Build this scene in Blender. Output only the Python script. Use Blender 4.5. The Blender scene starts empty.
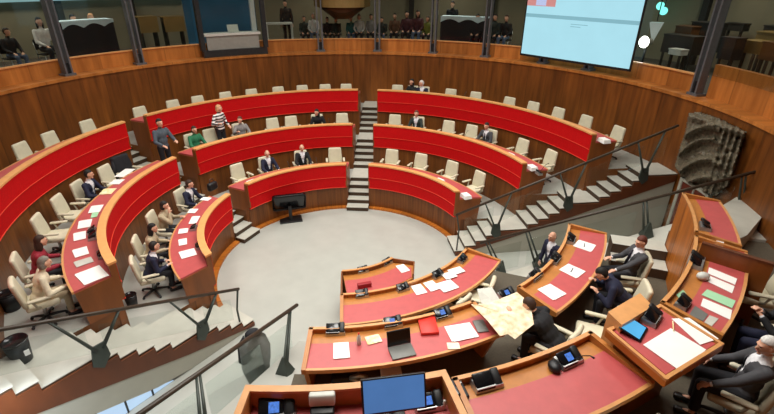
import bpy, bmesh, math, random
from mathutils import Vector, Matrix, Euler
random.seed(7)
R_ = math.radians
C = bpy.context.scene.collection
SC = bpy.context.scene

# ------------------------------------------------------------------ camera
W, H = 774, 414
FPX, PITCH, ROLL, YAW, CD, CH = 462.05, 0.462776, 0.006186, 0.110006, 10.3089, 6.7565
_f0 = Vector((math.sin(YAW), math.cos(YAW), 0)); _r0 = Vector((math.cos(YAW), -math.sin(YAW), 0)); _z = Vector((0, 0, 1))
FW = _f0*math.cos(PITCH) - _z*math.sin(PITCH); _u = _f0*math.sin(PITCH) + _z*math.cos(PITCH)
RT = _r0*math.cos(ROLL) + _u*math.sin(ROLL); UP = -_r0*math.sin(ROLL) + _u*math.cos(ROLL)
CAM = Vector((0, -CD, CH))
cd = bpy.data.cameras.new('camera'); cam = bpy.data.objects.new('camera', cd); C.objects.link(cam)
cd.sensor_width = 36; cd.lens = FPX*36/W; cd.clip_start = .05; cd.clip_end = 100
cam.matrix_world = Matrix(((RT.x, UP.x, -FW.x, CAM.x), (RT.y, UP.y, -FW.y, CAM.y), (RT.z, UP.z, -FW.z, CAM.z), (0, 0, 0, 1)))
SC.camera = cam
def at(px, py, z):
    """the point of the real surface at height z that a photo pixel shows"""
    d = FW + RT*((px-W/2)/FPX) - UP*((py-H/2)/FPX)
    return CAM + d*((z-CAM.z)/d.z)
def P(r, az, z): a = R_(az); return Vector((r*math.sin(a), r*math.cos(a), z))
def pol(v): return math.hypot(v.x, v.y), math.degrees(math.atan2(v.x, v.y))
def face_rz(az): return R_(-az)            # local +Y looks along azimuth az
# ------------------------------------------------------------------ materials
def lin(c):
    f = lambda v: (v/255/12.92 if v/255 <= .04045 else ((v/255+.055)/1.055)**2.4)
    return (f(c[0]), f(c[1]), f(c[2]), 1)
M = {}
def mat(name, col, rough=.5, amt=.12, scale=12, stretch=(1, 1, 1), metal=0, spec=.5, coords='Object', bump=0, col2=None, sheen=0):
    m = bpy.data.materials.new(name); m.use_nodes = True; nt = m.node_tree; b = nt.nodes['Principled BSDF']
    N = nt.nodes.new
    tc = N('ShaderNodeTexCoord'); mp = N('ShaderNodeMapping'); mp.inputs['Scale'].default_value = stretch
    nt.links.new(tc.outputs[coords], mp.inputs['Vector'])
    nz = N('ShaderNodeTexNoise'); nz.inputs['Scale'].default_value = scale; nz.inputs['Detail'].default_value = 4
    nt.links.new(mp.outputs[0], nz.inputs['Vector'])
    cr = N('ShaderNodeValToRGB'); c = lin(col)
    if col2: a, d = lin(col), lin(col2)
    else: a = tuple(v*(1-amt) for v in c[:3])+(1,); d = tuple(min(1, v*(1+amt)) for v in c[:3])+(1,)
    cr.color_ramp.elements[0].color = a; cr.color_ramp.elements[1].color = d
    cr.color_ramp.elements[0].position = .3; cr.color_ramp.elements[1].position = .7
    nt.links.new(nz.outputs[0], cr.inputs[0]); nt.links.new(cr.outputs[0], b.inputs['Base Color'])
    b.inputs['Roughness'].default_value = rough; b.inputs['Metallic'].default_value = metal
    b.inputs['Specular IOR Level'].default_value = spec
    if bump:
        bp = N('ShaderNodeBump'); bp.inputs['Strength'].default_value = bump; bp.inputs['Distance'].default_value = .01
        nt.links.new(nz.outputs[0], bp.inputs['Height']); nt.links.new(bp.outputs[0], b.inputs['Normal'])
    M[name] = m; return m
def polar_wood(name, ca, cb, seam=.6, rough=.42, planks=1.6, grain=7.0, spec=.4):
    """veneer of vertical planks that follow the round room: noise over (azimuth*8, z)"""
    m = bpy.data.materials.new(name); m.use_nodes = True; nt = m.node_tree; b = nt.nodes['Principled BSDF']; N = nt.nodes.new; L = nt.links.new
    ge = N('ShaderNodeNewGeometry'); sp = N('ShaderNodeSeparateXYZ'); L(ge.outputs['Position'], sp.inputs[0])
    at2 = N('ShaderNodeMath'); at2.operation = 'ARCTAN2'; L(sp.outputs[0], at2.inputs[0]); L(sp.outputs[1], at2.inputs[1])
    mu = N('ShaderNodeMath'); mu.operation = 'MULTIPLY'; L(at2.outputs[0], mu.inputs[0]); mu.inputs[1].default_value = 8.0
    cb_ = N('ShaderNodeCombineXYZ'); L(mu.outputs[0], cb_.inputs[0]); zz = N('ShaderNodeMath'); zz.operation = 'MULTIPLY'; zz.inputs[1].default_value = .09
    L(sp.outputs[2], zz.inputs[0]); L(zz.outputs[0], cb_.inputs[1])
    nz = N('ShaderNodeTexNoise'); nz.inputs['Scale'].default_value = grain; nz.inputs['Detail'].default_value = 5; L(cb_.outputs[0], nz.inputs['Vector'])
    cr = N('ShaderNodeValToRGB'); cr.color_ramp.elements[0].color = lin(ca); cr.color_ramp.elements[1].color = lin(cb)
    cr.color_ramp.elements[0].position = .32; cr.color_ramp.elements[1].position = .68; L(nz.outputs[0], cr.inputs[0])
    m2 = N('ShaderNodeMath'); m2.operation = 'MULTIPLY'; m2.inputs[1].default_value = planks; L(mu.outputs[0], m2.inputs[0])
    fr = N('ShaderNodeMath'); fr.operation = 'FRACT'; L(m2.outputs[0], fr.inputs[0])
    gt = N('ShaderNodeMath'); gt.operation = 'GREATER_THAN'; gt.inputs[1].default_value = .035; L(fr.outputs[0], gt.inputs[0])
    fl = N('ShaderNodeMath'); fl.operation = 'FLOOR'; L(m2.outputs[0], fl.inputs[0])
    wn = N('ShaderNodeTexWhiteNoise'); wn.noise_dimensions = '1D'; L(fl.outputs[0], wn.inputs['W'])
    mr = N('ShaderNodeMapRange'); mr.inputs[3].default_value = .82; mr.inputs[4].default_value = 1.14; L(wn.outputs[0], mr.inputs[0])
    sm = N('ShaderNodeMapRange'); sm.inputs[3].default_value = seam; sm.inputs[4].default_value = 1.0; L(gt.outputs[0], sm.inputs[0])
    pm = N('ShaderNodeMath'); pm.operation = 'MULTIPLY'; L(mr.outputs[0], pm.inputs[0]); L(sm.outputs[0], pm.inputs[1])
    vm = N('ShaderNodeVectorMath'); vm.operation = 'SCALE'; L(cr.outputs[0], vm.inputs[0]); L(pm.outputs[0], vm.inputs['Scale'])
    L(vm.outputs[0], b.inputs['Base Color']); b.inputs['Roughness'].default_value = rough; b.inputs['Specular IOR Level'].default_value = spec
    M[name] = m; return m
def emit(name, col, st, amt=.06, scale=3):
    m = mat(name, col, .4, amt, scale); b = m.node_tree.nodes['Principled BSDF']
    cr = [n for n in m.node_tree.nodes if n.type == 'VALTORGB'][0]
    m.node_tree.links.new(cr.outputs[0], b.inputs['Emission Color']); b.inputs['Emission Strength'].default_value = st; m.node_tree.links.remove(b.inputs['Base Color'].links[0]); b.inputs['Base Color'].default_value = (.01, .01, .01, 1); b.inputs['Specular IOR Level'].default_value = .2; return m
def glass(name, tint, gl=.02, refl=.22):
    m = bpy.data.materials.new(name); m.use_nodes = True; nt = m.node_tree; nt.nodes.clear(); N = nt.nodes.new
    o = N('ShaderNodeOutputMaterial'); mx = N('ShaderNodeMixShader'); tr = N('ShaderNodeBsdfTransparent'); g = N('ShaderNodeBsdfGlossy'); lw = N('ShaderNodeLayerWeight')
    lw.inputs[0].default_value = .25; mu = N('ShaderNodeMath'); mu.operation = 'MULTIPLY_ADD'; mu.inputs[1].default_value = refl; mu.inputs[2].default_value = gl
    nz = N('ShaderNodeTexNoise'); nz.inputs['Scale'].default_value = 2
    cr = N('ShaderNodeValToRGB'); t = [v/255 for v in tint]; cr.color_ramp.elements[0].color = (t[0]*.96, t[1]*.96, t[2]*.96, 1); cr.color_ramp.elements[1].color = (*t, 1)
    nt.links.new(nz.outputs[0], cr.inputs[0]); nt.links.new(cr.outputs[0], tr.inputs[0])
    g.inputs['Roughness'].default_value = .06; g.inputs[0].default_value = (.85, .95, .93, 1)
    nt.links.new(lw.outputs['Fresnel'], mu.inputs[0]); nt.links.new(mu.outputs[0], mx.inputs[0]); nt.links.new(tr.outputs[0], mx.inputs[1]); nt.links.new(g.outputs[0], mx.inputs[2]); nt.links.new(mx.outputs[0], o.inputs[0])
    M[name] = m; return m
polar_wood('wall_wood', (98, 54, 18), (138, 80, 30), seam=.74)
polar_wood('plinth_wood', (98, 54, 19), (132, 78, 31), planks=2.2)
polar_wood('panel_wood', (150, 82, 24), (196, 116, 40), planks=.8)
polar_wood('parapet_wood', (168, 100, 42), (202, 128, 60), planks=1.1, seam=.75)
mat('ledge_wood', (232, 166, 102), .38, .08, 9, (1, 1, 1))
mat('shelf_wood', (184, 118, 56), .35, .1, 9)
mat('edge_wood', (210, 150, 92), .35, .08, 9)
mat('end_wood', (128, 70, 24), .42, .2, 5, (1, 1, .15))
mat('stringer_wood', (98, 50, 22), .45, .15, 5, (1, 1, .4))
mat('red_cloth', (200, 2, 8), .75, .08, 25, spec=.25)
mat('red_trim', (226, 74, 50), .5, .06, 20)
mat('red_leather', (188, 82, 82), .4, .06, 8, spec=.6)
mat('stone', (180, 181, 173), .3, .05, 2.2, spec=.5)
mat('tread', (196, 194, 182), .5, .05, 5)
mat('riser', (66, 46, 28), .6, .1, 5)
mat('plaster', (176, 174, 160), .7, .04, 3)
mat('carpet', (92, 84, 70), .8, .1, 30)
mat('beige', (214, 206, 180), .55, .05, 8)
mat('beige_dark', (176, 168, 146), .6, .06, 8)
mat('black', (22, 22, 24), .45, .2, 20)
mat('black_gloss', (16, 17, 20), .18, .2, 10)
mat('steel_post', (104, 106, 110), .4, .1, 10, metal=.2)
mat('steel_dark', (52, 54, 56), .4, .15, 10, metal=.4)
mat('rail_brown', (62, 50, 38), .4, .15, 8)
mat('rail_green', (64, 72, 66), .45, .12, 8, metal=.2)
mat('silver', (176, 178, 176), .3, .08, 15, metal=.7)
mat('paper', (244, 242, 238), .8, .02, 6)
mat('paper_cream', (232, 220, 192), .8, .06, 14, col2=(244, 234, 210))
mat('paper_green', (164, 214, 172), .8, .03, 6)
mat('paper_grey', (196, 194, 184), .8, .05, 14)
mat('yellow_card', (238, 214, 130), .7, .1, 14, col2=(246, 240, 214))
mat('red_folder', (222, 52, 40), .5, .05, 8)
mat('dark_red', (150, 20, 30), .5, .08, 8)
mat('grey_plastic', (150, 148, 140), .5, .06, 8)
mat('light_plastic', (206, 206, 198), .45, .05, 8)
mat('tablet_grey', (112, 112, 108), .4, .08, 8)
mat('gallery_wall', (128, 120, 98), .8, .08, 1.2)
mat('gallery_floor', (70, 66, 58), .8, .08, 3)
mat('gallery_dark', (38, 34, 28), .7, .15, 3)
mat('tan_panel', (134, 108, 58), .6, .08, 3)
mat('relief', (76, 68, 54), .5, .35, 16, spec=.6, bump=.5, col2=(138, 128, 106))  # lighter noise tone puts highlights of the carving into the colour
mat('bark_brown', (88, 56, 26), .5, .1, 5)
mat('clear_plastic', (206, 214, 214), .15, .05, 8)
mat('white_cloth', (206, 228, 238), .8, .04, 5)
mat('cloth_black', (26, 26, 32), .8, .15, 9)
mat('door_wood', (104, 44, 28), .5, .15, 4, (1, 1, .2))
mat('pen_dark', (40, 36, 44), .4, .1, 20)
emit('screen_page', (178, 232, 246), .92, .02, 2)
emit('screen_line', (146, 200, 214), .8, .02, 2)
emit('screen_banner', (222, 150, 146), .85, .03, 8)
emit('screen_logo', (196, 206, 244), .9, .05, 30)
emit('pc_screen', (84, 130, 192), .75, .1, 2)
emit('pad_screen', (92, 190, 244), .95, .06, 4)
emit('icon_screen', (80, 130, 220), .9, .3, 40)
emit('lamp', (255, 255, 246), 14, .01, 2)
emit('lamp_teal', (120, 236, 220), 2.2, .02, 2)
emit('shade_glow', (196, 204, 196), .55, .05, 2)
emit('lamp_strip', (150, 190, 196), .8, .05, 2)
emit('window_glow', (186, 214, 240), 1.0, .05, 1.5)
emit('booth_glow', (40, 84, 104), .35, .2, 1.5)
glass('glass', (246, 250, 248)); glass('gallery_glass', (225, 230, 225), .01, .1)
# ------------------------------------------------------------------ mesh builder
class MB:
    def __init__(s): s.v = []; s.f = []; s.m = []; s.sm = []
    def add(s, vs, fs, mi=0, sm=False):
        o = len(s.v); s.v += [tuple(v) for v in vs]
        for f in fs: s.f.append(tuple(i+o for i in f)); s.m.append(mi); s.sm.append(sm)
        return s
    def box(s, c, d, rot=None, mi=0, taper=1, top=None):
        c = Vector(c); vs = []
        for k in (-1, 1):
            for x, y in ((-1, -1), (1, -1), (1, 1), (-1, 1)):
                t = taper if k > 0 else 1
                p = Vector((x*d[0]/2*t, y*d[1]/2*t, k*d[2]/2))
                if rot: p = rot @ p
                vs.append(c+p)
        o = len(s.f)
        s.add(vs, [(3, 2, 1, 0), (4, 5, 6, 7), (0, 1, 5, 4), (1, 2, 6, 5), (2, 3, 7, 6), (3, 0, 4, 7)], mi)
        if top is not None: s.m[o+1] = top
        return s
    def rbox(s, c, d, b=.02, seg=2, rot=None, mi=0, fn=None):
        bm = bmesh.new(); bmesh.ops.create_cube(bm, size=1); bmesh.ops.scale(bm, vec=d, verts=bm.verts)
        bmesh.ops.bevel(bm, geom=bm.edges[:], offset=b, segments=seg, affect='EDGES', profile=.5)
        if fn:
            bmesh.ops.subdivide_edges(bm, edges=[e for e in bm.edges if e.calc_length() > max(d)*.4], cuts=4, use_grid_fill=True)
        bm.verts.index_update(); c = Vector(c); vs = []
        for v in bm.verts:
            p = v.co.copy()
            if fn: p = Vector(fn(p))
            if rot: p = rot @ p
            vs.append(c+p)
        s.add(vs, [[v.index for v in f.verts] for f in bm.faces], mi, True); bm.free(); return s
    def tube(s, pts, rad, n=8, mi=0, cap=True, flat=1.0):
        pts = [Vector(p) for p in pts]; k = len(pts); rad = rad if isinstance(rad, (list, tuple)) else [rad]*k; vs = []; prev = None
        for i, p in enumerate(pts):
            t = (pts[min(i+1, k-1)] - pts[max(i-1, 0)]).normalized()
            if prev is None:
                a = Vector((0, 0, 1)) if abs(t.z) < .9 else Vector((1, 0, 0)); x = t.cross(a).normalized()
            else: x = (prev - t*prev.dot(t)).normalized()
            prev = x; y = t.cross(x)
            for j in range(n):
                q = 2*math.pi*j/n; vs.append(p + x*math.cos(q)*rad[i] + y*math.sin(q)*rad[i]*flat)
        fs = [(i*n+j, i*n+(j+1) % n, (i+1)*n+(j+1) % n, (i+1)*n+j) for i in range(k-1) for j in range(n)]
        if cap: fs += [tuple(range(n-1, -1, -1)), tuple(range((k-1)*n, k*n))]
        return s.add(vs, fs, mi, True)
    def ell(s, c, r, n=12, m=8, rot=None, mi=0, fn=None):
        c = Vector(c); vs = []
        for i in range(m+1):
            th = math.pi*i/m
            for j in range(n):
                ph = 2*math.pi*j/n; p = Vector((r[0]*math.sin(th)*math.cos(ph), r[1]*math.sin(th)*math.sin(ph), r[2]*math.cos(th)))
                if fn: p = Vector(fn(p))
                if rot: p = rot @ p
                vs.append(c+p)
        return s.add(vs, [(i*n+j, (i+1)*n+j, (i+1)*n+(j+1) % n, i*n+(j+1) % n) for i in range(m) for j in range(n)], mi, True)
    def lathe(s, prof, c=(0, 0, 0), n=20, mi=0, sm=True):
        c = Vector(c); vs = []; k = len(prof)
        for r, z in prof:
            for j in range(n): q = 2*math.pi*j/n; vs.append(c+Vector((r*math.cos(q), r*math.sin(q), z)))
        fs = [(i*n+j, i*n+(j+1) % n, (i+1)*n+(j+1) % n, (i+1)*n+j) for i in range(k-1) for j in range(n)]
        fs += [tuple(range(n-1, -1, -1)), tuple(range((k-1)*n, k*n))]
        return s.add(vs, fs, mi, sm)
    def sweep(s, prof, a0, a1, n=None, mi=0, top=None):
        """closed (r,z) profile turned about the room's axis from azimuth a0 to a1 (numbers or functions of r)"""
        A0 = a0 if callable(a0) else (lambda r: a0); A1 = a1 if callable(a1) else (lambda r: a1); k = len(prof)
        if n is None: n = max(1, int(abs(A1(prof[0][0])-A0(prof[0][0]))/2.5))
        vs = [P(r, A0(r)+(A1(r)-A0(r))*i/n, z) for i in range(n+1) for r, z in prof]
        area = sum(prof[i][0]*prof[(i+1) % k][1]-prof[(i+1) % k][0]*prof[i][1] for i in range(k))
        fs = []
        for i in range(n):
            for j in range(k):
                q = (i*k+j, i*k+(j+1) % k, (i+1)*k+(j+1) % k, (i+1)*k+j); fs.append(q if area < 0 else q[::-1])
        cp = [tuple(range(k)), tuple(range(n*k, n*k+k))]
        fs += [cp[0][::-1], cp[1]] if area < 0 else [cp[0], cp[1][::-1]]
        o = len(s.f); s.add(vs, fs, mi)
        if top is not None:
            for q in range(o, len(s.f)):
                a, b, c = [Vector(s.v[i]) for i in s.f[q][:3]]
                if abs((b-a).cross(c-a).normalized().z) > .8: s.m[q] = top
        return s
    def prism(s, out, z0, z1, mi=0, top=None):
        k = len(out); a = sum(out[i][0]*out[(i+1) % k][1]-out[(i+1) % k][0]*out[i][1] for i in range(k))
        if a < 0: out = out[::-1]
        zf0 = z0 if callable(z0) else (lambda p: z0); zf1 = z1 if callable(z1) else (lambda p: z1)
        vs = [(p[0], p[1], zf0(p)) for p in out]+[(p[0], p[1], zf1(p)) for p in out]
        o = len(s.f)
        s.add(vs, [tuple(range(k-1, -1, -1)), tuple(range(k, 2*k))]+[(i, (i+1) % k, k+(i+1) % k, k+i) for i in range(k)], mi)
        if top is not None: s.m[o+1] = top
        return s
    def slab(s, poly, nrm, t, mi=0):
        """flat polygon of 3-D points given thickness t along nrm"""
        k = len(poly); nrm = Vector(nrm); vs = [Vector(p) for p in poly]+[Vector(p)+nrm*t for p in poly]
        return s.add(vs, [tuple(range(k-1, -1, -1)), tuple(range(k, 2*k))]+[(i, (i+1) % k, k+(i+1) % k, k+i) for i in range(k)], mi)
    def mesh(s, name, mats, fix=True):
        me = bpy.data.meshes.new(name); me.from_pydata(s.v, [], s.f)
        for m in (mats if isinstance(mats, (list, tuple)) else [mats]): me.materials.append(M[m] if isinstance(m, str) else m)
        for p, mi, sm in zip(me.polygons, s.m, s.sm): p.material_index = mi; p.use_smooth = sm
        if fix:
            bm = bmesh.new(); bm.from_mesh(me); bmesh.ops.recalc_face_normals(bm, faces=bm.faces); bm.to_mesh(me); bm.free()
        me.update(); return me
    def build(s, name, mats, parent=None, fix=True):
        o = bpy.data.objects.new(name, s.mesh(name, mats, fix)); C.objects.link(o)
        if parent is not None: o.parent = parent
        return o
def tag(o, label, cat, group=None):
    o['label'] = label; o['category'] = cat
    if group: o['group'] = group
    return o
def thing(name, label, cat, loc=(0, 0, 0), rz=0, group=None):
    o = bpy.data.objects.new(name, None); C.objects.link(o); o.location = loc; o.rotation_euler = (0, 0, rz); o.empty_display_size = .1
    return tag(o, label, cat, group)
def struct(o): o['kind'] = 'structure'; return o
def copy_tree(o, parent=None):
    c = o.copy(); C.objects.link(c)
    if parent is not None: c.parent = parent
    for ch in list(o.children): copy_tree(ch, c)
    return c
ORD = 'first second third fourth fifth sixth seventh eighth ninth tenth eleventh twelfth'.split()
# ------------------------------------------------------------------ layout (metres; azimuth 0 = +Y, clockwise)
h = .141; F1, F2, F3 = 5*h, 10*h, 15*h
RR = {1: 3.25, 2: 5.0, 3: 6.73}; ZT = {1: 1.515, 2: 2.28, 3: 3.07}; FL = {0: 0, 1: F1-.08, 2: F2-.08, 3: F3-.08}
AX_L, AX_C, ST_R, ST_L = -59.3, 9.7, 88.9, -138.5
RW = 8.95
def edge(A, d): return lambda r: A + math.degrees(math.asin(max(-1, min(1, d/r))))
BLK = {'wing': (edge(ST_L, .97), edge(AX_L, -.36)), 'centre': (edge(AX_L, .36), edge(AX_C, -.36)), 'screen': (edge(AX_C, .36), lambda r: ST_R-math.degrees(math.asin(min(1, (.86 if r < 4.9 else .82 if r < 6.6 else .70)/r))))}
# ---- floor, tiers
b = MB(); b.lathe([(RW+.05, -.12), (RW+.05, 0)], n=96, sm=False); struct(b.build('floor', 'stone'))
for nm, (a0, a1) in BLK.items():
    b = MB(); b.sweep([(3.40, 0), (3.40, FL[1]), (5.12, FL[1]), (5.12, 0)], a0, a1, top=1)
    b.sweep([(5.12, 0), (5.12, FL[2]), (6.85, FL[2]), (6.85, 0)], a0, a1, top=1)
    b.sweep([(6.85, 0), (6.85, FL[3]), (RW, FL[3]), (RW, 0)], a0, a1, top=1)
    struct(b.build('floor_upper', ['plinth_wood', 'stone']))
# presidency platform (dark carpet) between the two ramps
b = MB(); b.sweep([(3.4, 0), (3.4, F1), (5.17, F1), (5.17, 0)], 117, 187, top=1)
b.sweep([(5.17, 0), (5.17, F2), (7.2, F2), (7.2, 0)], 115, 189, top=1)
b.sweep([(7.2, 0), (7.2, F3), (RW, F3), (RW, 0)], 112, 191, top=1)
struct(b.build('floor_platform', ['plinth_wood', 'carpet']))
# ramps
b = MB(); b.sweep([(3.0, 0), (8.2, F3+.02), (RW, F3+.02), (RW, 0)], 189, 199, mi=0); struct(b.build('floor_ramp', ['stone']))
b = MB(); b.sweep([(3.9, 0), (8.3, F3+.02), (RW, F3+.02), (RW, 0)], 104.5, lambda r: 115.5 if r < 5.5 else 111.5, mi=0); struct(b.build('floor_ramp', ['tread']))
# landing block at the top of the ramp by the wall
b = MB(); b.prism([at(x, y, 2.42).to_2d() for x, y in ((720, 207), (738, 196), (762, 217), (747, 235), (733, 242))], F3-.1, 2.42); struct(b.build('floor_landing', 'tread'))
for a0, a1, zt_ in ((111.6, 115.2, F2+.42), (115.2, 118.4, F2+.21)):
    struct(MB().sweep([(6.15, F2-.2), (6.15, zt_), (7.17, zt_), (7.17, F2-.2)], a0, a1, top=1).build('floor_step', ['riser', 'tread']))
# floor ring kerb (pale wood base ring of the lowest bench) - one per block
for nm, (a0, a1) in BLK.items():
    b = MB(); b.sweep([(3.17, 0), (3.17, .05), (3.33, .05), (3.33, 0)], a0, a1); struct(b.build('trim_base', 'panel_wood'))
def onwall(px, py, r):
    d = FW + RT*((px-W/2)/FPX) - UP*((py-H/2)/FPX)
    a = d.x**2+d.y**2; b_ = 2*(CAM.x*d.x+CAM.y*d.y); c_ = CAM.x**2+CAM.y**2-r*r
    return CAM+d*((-b_+math.sqrt(b_*b_-4*a*c_))/(2*a))
PZ = pol(onwall(701, 76, 9.24))[1]
# ---- outer wall, ledge, gallery
b = MB(); b.sweep([(RW, 0), (RW, 4.02), (RW+.12, 4.02), (RW+.12, 0)], -180, 180, n=120); struct(b.build('wall_round', 'wall_wood'))
b = MB(); b.sweep([(RW-.04, 3.98), (RW-.04, 4.06), (9.5, 4.06), (9.5, 3.98)], -180, 180, n=120); struct(b.build('trim_ledge', 'parapet_wood'))
b = MB(); b.sweep([(9.42, 4.06), (9.42, 4.49), (9.5, 4.49), (9.5, 4.06)], -100, PZ-.4, n=60); struct(b.build('wall_parapet', 'parapet_wood'))
b = MB(); b.sweep([(9.36, 4.06), (9.36, 4.86), (9.5, 4.86), (9.5, 4.06)], PZ+1.3, 172, n=40); struct(b.build('wall_parapet', 'parapet_wood'))
b = MB(); b.sweep([(9.38, 4.49), (9.38, 4.52), (9.54, 4.52), (9.54, 4.49)], -100, PZ-.4, n=60); struct(b.build('trim_cap', 'ledge_wood'))
b = MB(); b.sweep([(9.5, 3.6), (9.5, 4.1), (13.5, 4.1), (13.5, 3.6)], -180, 180, n=90); struct(b.build('floor_gallery', 'gallery_floor'))
b = MB(); b.sweep([(13.2, 4.1), (13.2, 7.7), (13.35, 7.7), (13.35, 4.1)], -180, 180, n=90); struct(b.build('wall_gallery', 'gallery_wall'))
b = MB(); b.sweep([(9.6, 7.7), (9.6, 7.9), (13.4, 7.9), (13.4, 7.7)], -180, 180, n=90); struct(b.build('ceiling_gallery', 'gallery_wall'))
b = MB(); b.lathe([(13.4, 9.4), (13.4, 9.5)], n=60, sm=False); struct(b.build('ceiling', 'plaster'))
b = MB(); b.sweep([(9.6, 7.9), (9.6, 9.4), (9.7, 9.4), (9.7, 7.9)], -180, 180, n=90); struct(b.build('wall_upper', 'plaster'))
# ---- benches for the members
BN = {'wing': 'beside the waste bins', 'centre': 'between narrow and central steps', 'screen': 'on the projection screen side of the central steps'}
LV = {1: 'lowest', 2: 'middle', 3: 'topmost'}
def bench(nm, k):
    a0, a1 = BLK[nm]; R, zt, lo, F = RR[k], ZT[k], FL[k-1], FL[k]
    t = thing('curved_bench_desk', f'{LV[k]} curved red fronted bench desk {BN[nm]}', 'desk', (0, 0, 0), 0, 'curved bench desks of the members')
    e = lambda r0, r1, z0, z1: [(r0, z0), (r0, z1), (r1, z1), (r1, z0)]
    MB().sweep(e(R+.07, R+.13, lo+.002, zt-.78), a0, a1).build('plinth', 'plinth_wood', t)
    MB().sweep([(R, zt-.44), (R, zt-.038), (R+.06, zt-.038), (R+.06, zt-.44)], a0, a1).build('front_panel', 'red_cloth', t)
    MB().sweep([(R+.02, zt-.795), (R+.005, zt-.445), (R+.07, zt-.445), (R+.07, zt-.795)], a0, a1).build('front_panel', 'red_cloth', t)
    MB().sweep(e(R-.012, R+.03, zt-.45, zt-.438), a0, a1).build('trim_strip', 'red_trim', t)
    MB().sweep(e(R+.005, R+.08, zt-.808, zt-.795), a0, a1).build('trim_strip', 'red_trim', t)
    MB().sweep(e(R-.025, R+.13, zt-.04, zt), a0, a1).build('ledge', 'ledge_wood', t)
    MB().sweep(e(R+.05, R+.10, zt-.24, zt-.04), a0, a1).build('ledge_board', 'end_wood', t)
    MB().sweep(e(R+.10, R+.72, zt-.26, zt-.22), a0, a1).build('desktop', 'red_leather', t)
    MB().sweep(e(R+.72, R+.755, zt-.265, zt-.215), a0, a1).build('desktop_edge', 'edge_wood', t)
    prof = [(R+.13, lo+.002), (R+.08, zt-.78), (R+.01, zt-.76), (R+.01, zt-.041), (R+.125, zt-.041), (R+.125, zt-.26), (R+.72, zt-.26), (R+.66, F+.003), (R+.2, F+.003), (R+.2, lo+.002)]
    for aa, s in ((a0, 1), (a1, -1)):
        MB().sweep(prof, (lambda r, aa=aa, s=s: aa(r)-s*math.degrees(.02/r)), (lambda r, aa=aa, s=s: aa(r)+s*math.degrees(.022/r)), n=1).build('end_panel', 'end_wood', t)
    return t
for nm in BLK:
    for k in (1, 2, 3): bench(nm, k)
# ---- presidency benches
def pbench(name, label, R, zt, lo, F, az0, az1, depth=.78, drop=.09, wood='panel_wood', inner=None):
    t = thing(name, label, 'desk', (0, 0, 0), 0, 'desks of the presidency')
    e = lambda r0, r1, z0, z1: [(r0, z0), (r0, z1), (r1, z1), (r1, z0)]; zs = zt-drop
    MB().sweep(e(R, R+.035, lo+.002, zt-.02), az0, az1).build('front_panel', wood, t)
    MB().sweep(e(R-.008, R+.043, zt-.02, zt), az0, az1).build('top_rail', 'edge_wood', t)
    MB().sweep(e(R+.035, R+.24, zs-.04, zs), az0, az1).build('shelf', 'shelf_wood', t)
    MB().sweep(e(R+.24, R+depth-.04, zs-.035, zs+.004), az0, az1).build('desktop', 'red_leather', t)
    MB().sweep(e(R+depth-.04, R+depth, zs-.05, zs+.01), az0, az1).build('desktop_edge', 'edge_wood', t)
    prof = [(R, lo+.002), (R, zt), (R+.05, zt), (R+depth, zs+.02), (R+depth, zs-.06), (R+depth-.1, zs-.08), (R+.4, F+.003), (R+.4, lo+.002)]
    for aa, s in ((az0, 1), (az1, -1)):
        MB().sweep(prof, (lambda r: aa-s*math.degrees(.006/r)), (lambda r: aa+s*math.degrees(.055/r)), n=1).build('end_panel', 'shelf_wood', t)
    return t
pbench('presidency_desk', 'lowest long curved desk with wood edge and red top facing the empty floor', 3.29, 1.475, 0, F1, 125.5, 181.5)
pbench('presidency_desk', 'middle curved desk with laptop and red folder above the lowest long desk', 5.08, 2.24, F1, F2, 157, 186.0, depth=.74)
pbench('presidency_desk', 'curved wood and red desk with three terminals beside the open map', 5.22, 2.24, F1, F2, 117.5, 147.5, depth=.74)
pbench('presidency_desk', 'upper curved desk with bare red top beside the raised rostrum', 6.98, 3.03, F2, F3, 155.8, 171.2, depth=.82)
pbench('presidency_desk', 'curved desk with green and white papers beside the raised rostrum', 7.18, 3.03, F2, F3, 127.5, 145.8, depth=.72)
pbench('presidency_desk', 'end desk with red top behind the tall curved wood front by the carved relief', 7.18, 3.03, F2, F3, 113, 126.5, depth=.66)
# clerk box at the near end
t = thing('boxed_desk', 'sunken wood framed desk holding the blue computer monitor', 'desk')
e = lambda r0, r1, z0, z1: [(r0, z0), (r0, z1), (r1, z1), (r1, z0)]
MB().sweep(e(6.88, 6.92, F2+.002, 3.03), 171.8, 188.4).build('front_panel', 'shelf_wood', t)
MB().sweep(e(6.86, 6.94, 3.005, 3.035), 171.8, 188.4).build('top_rail', 'edge_wood', t)
MB().sweep(e(6.92, 7.75, 2.74, 2.78), 171.8, 188.4).build('desktop', 'red_leather', t)
for aa in (171.7, 188.5):
    MB().sweep([(6.88, F2+.002), (6.88, 3.03), (7.75, 3.0), (7.75, 2.7), (7.3, F3+.003), (7.15, F2+.002)], aa-.22, aa+.22, n=1).build('side_panel', 'shelf_wood', t)
    MB().sweep(e(6.86, 7.75, 2.99, 3.037), aa-.28, aa+.28, n=1).build('side_rail', 'edge_wood', t)
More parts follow.
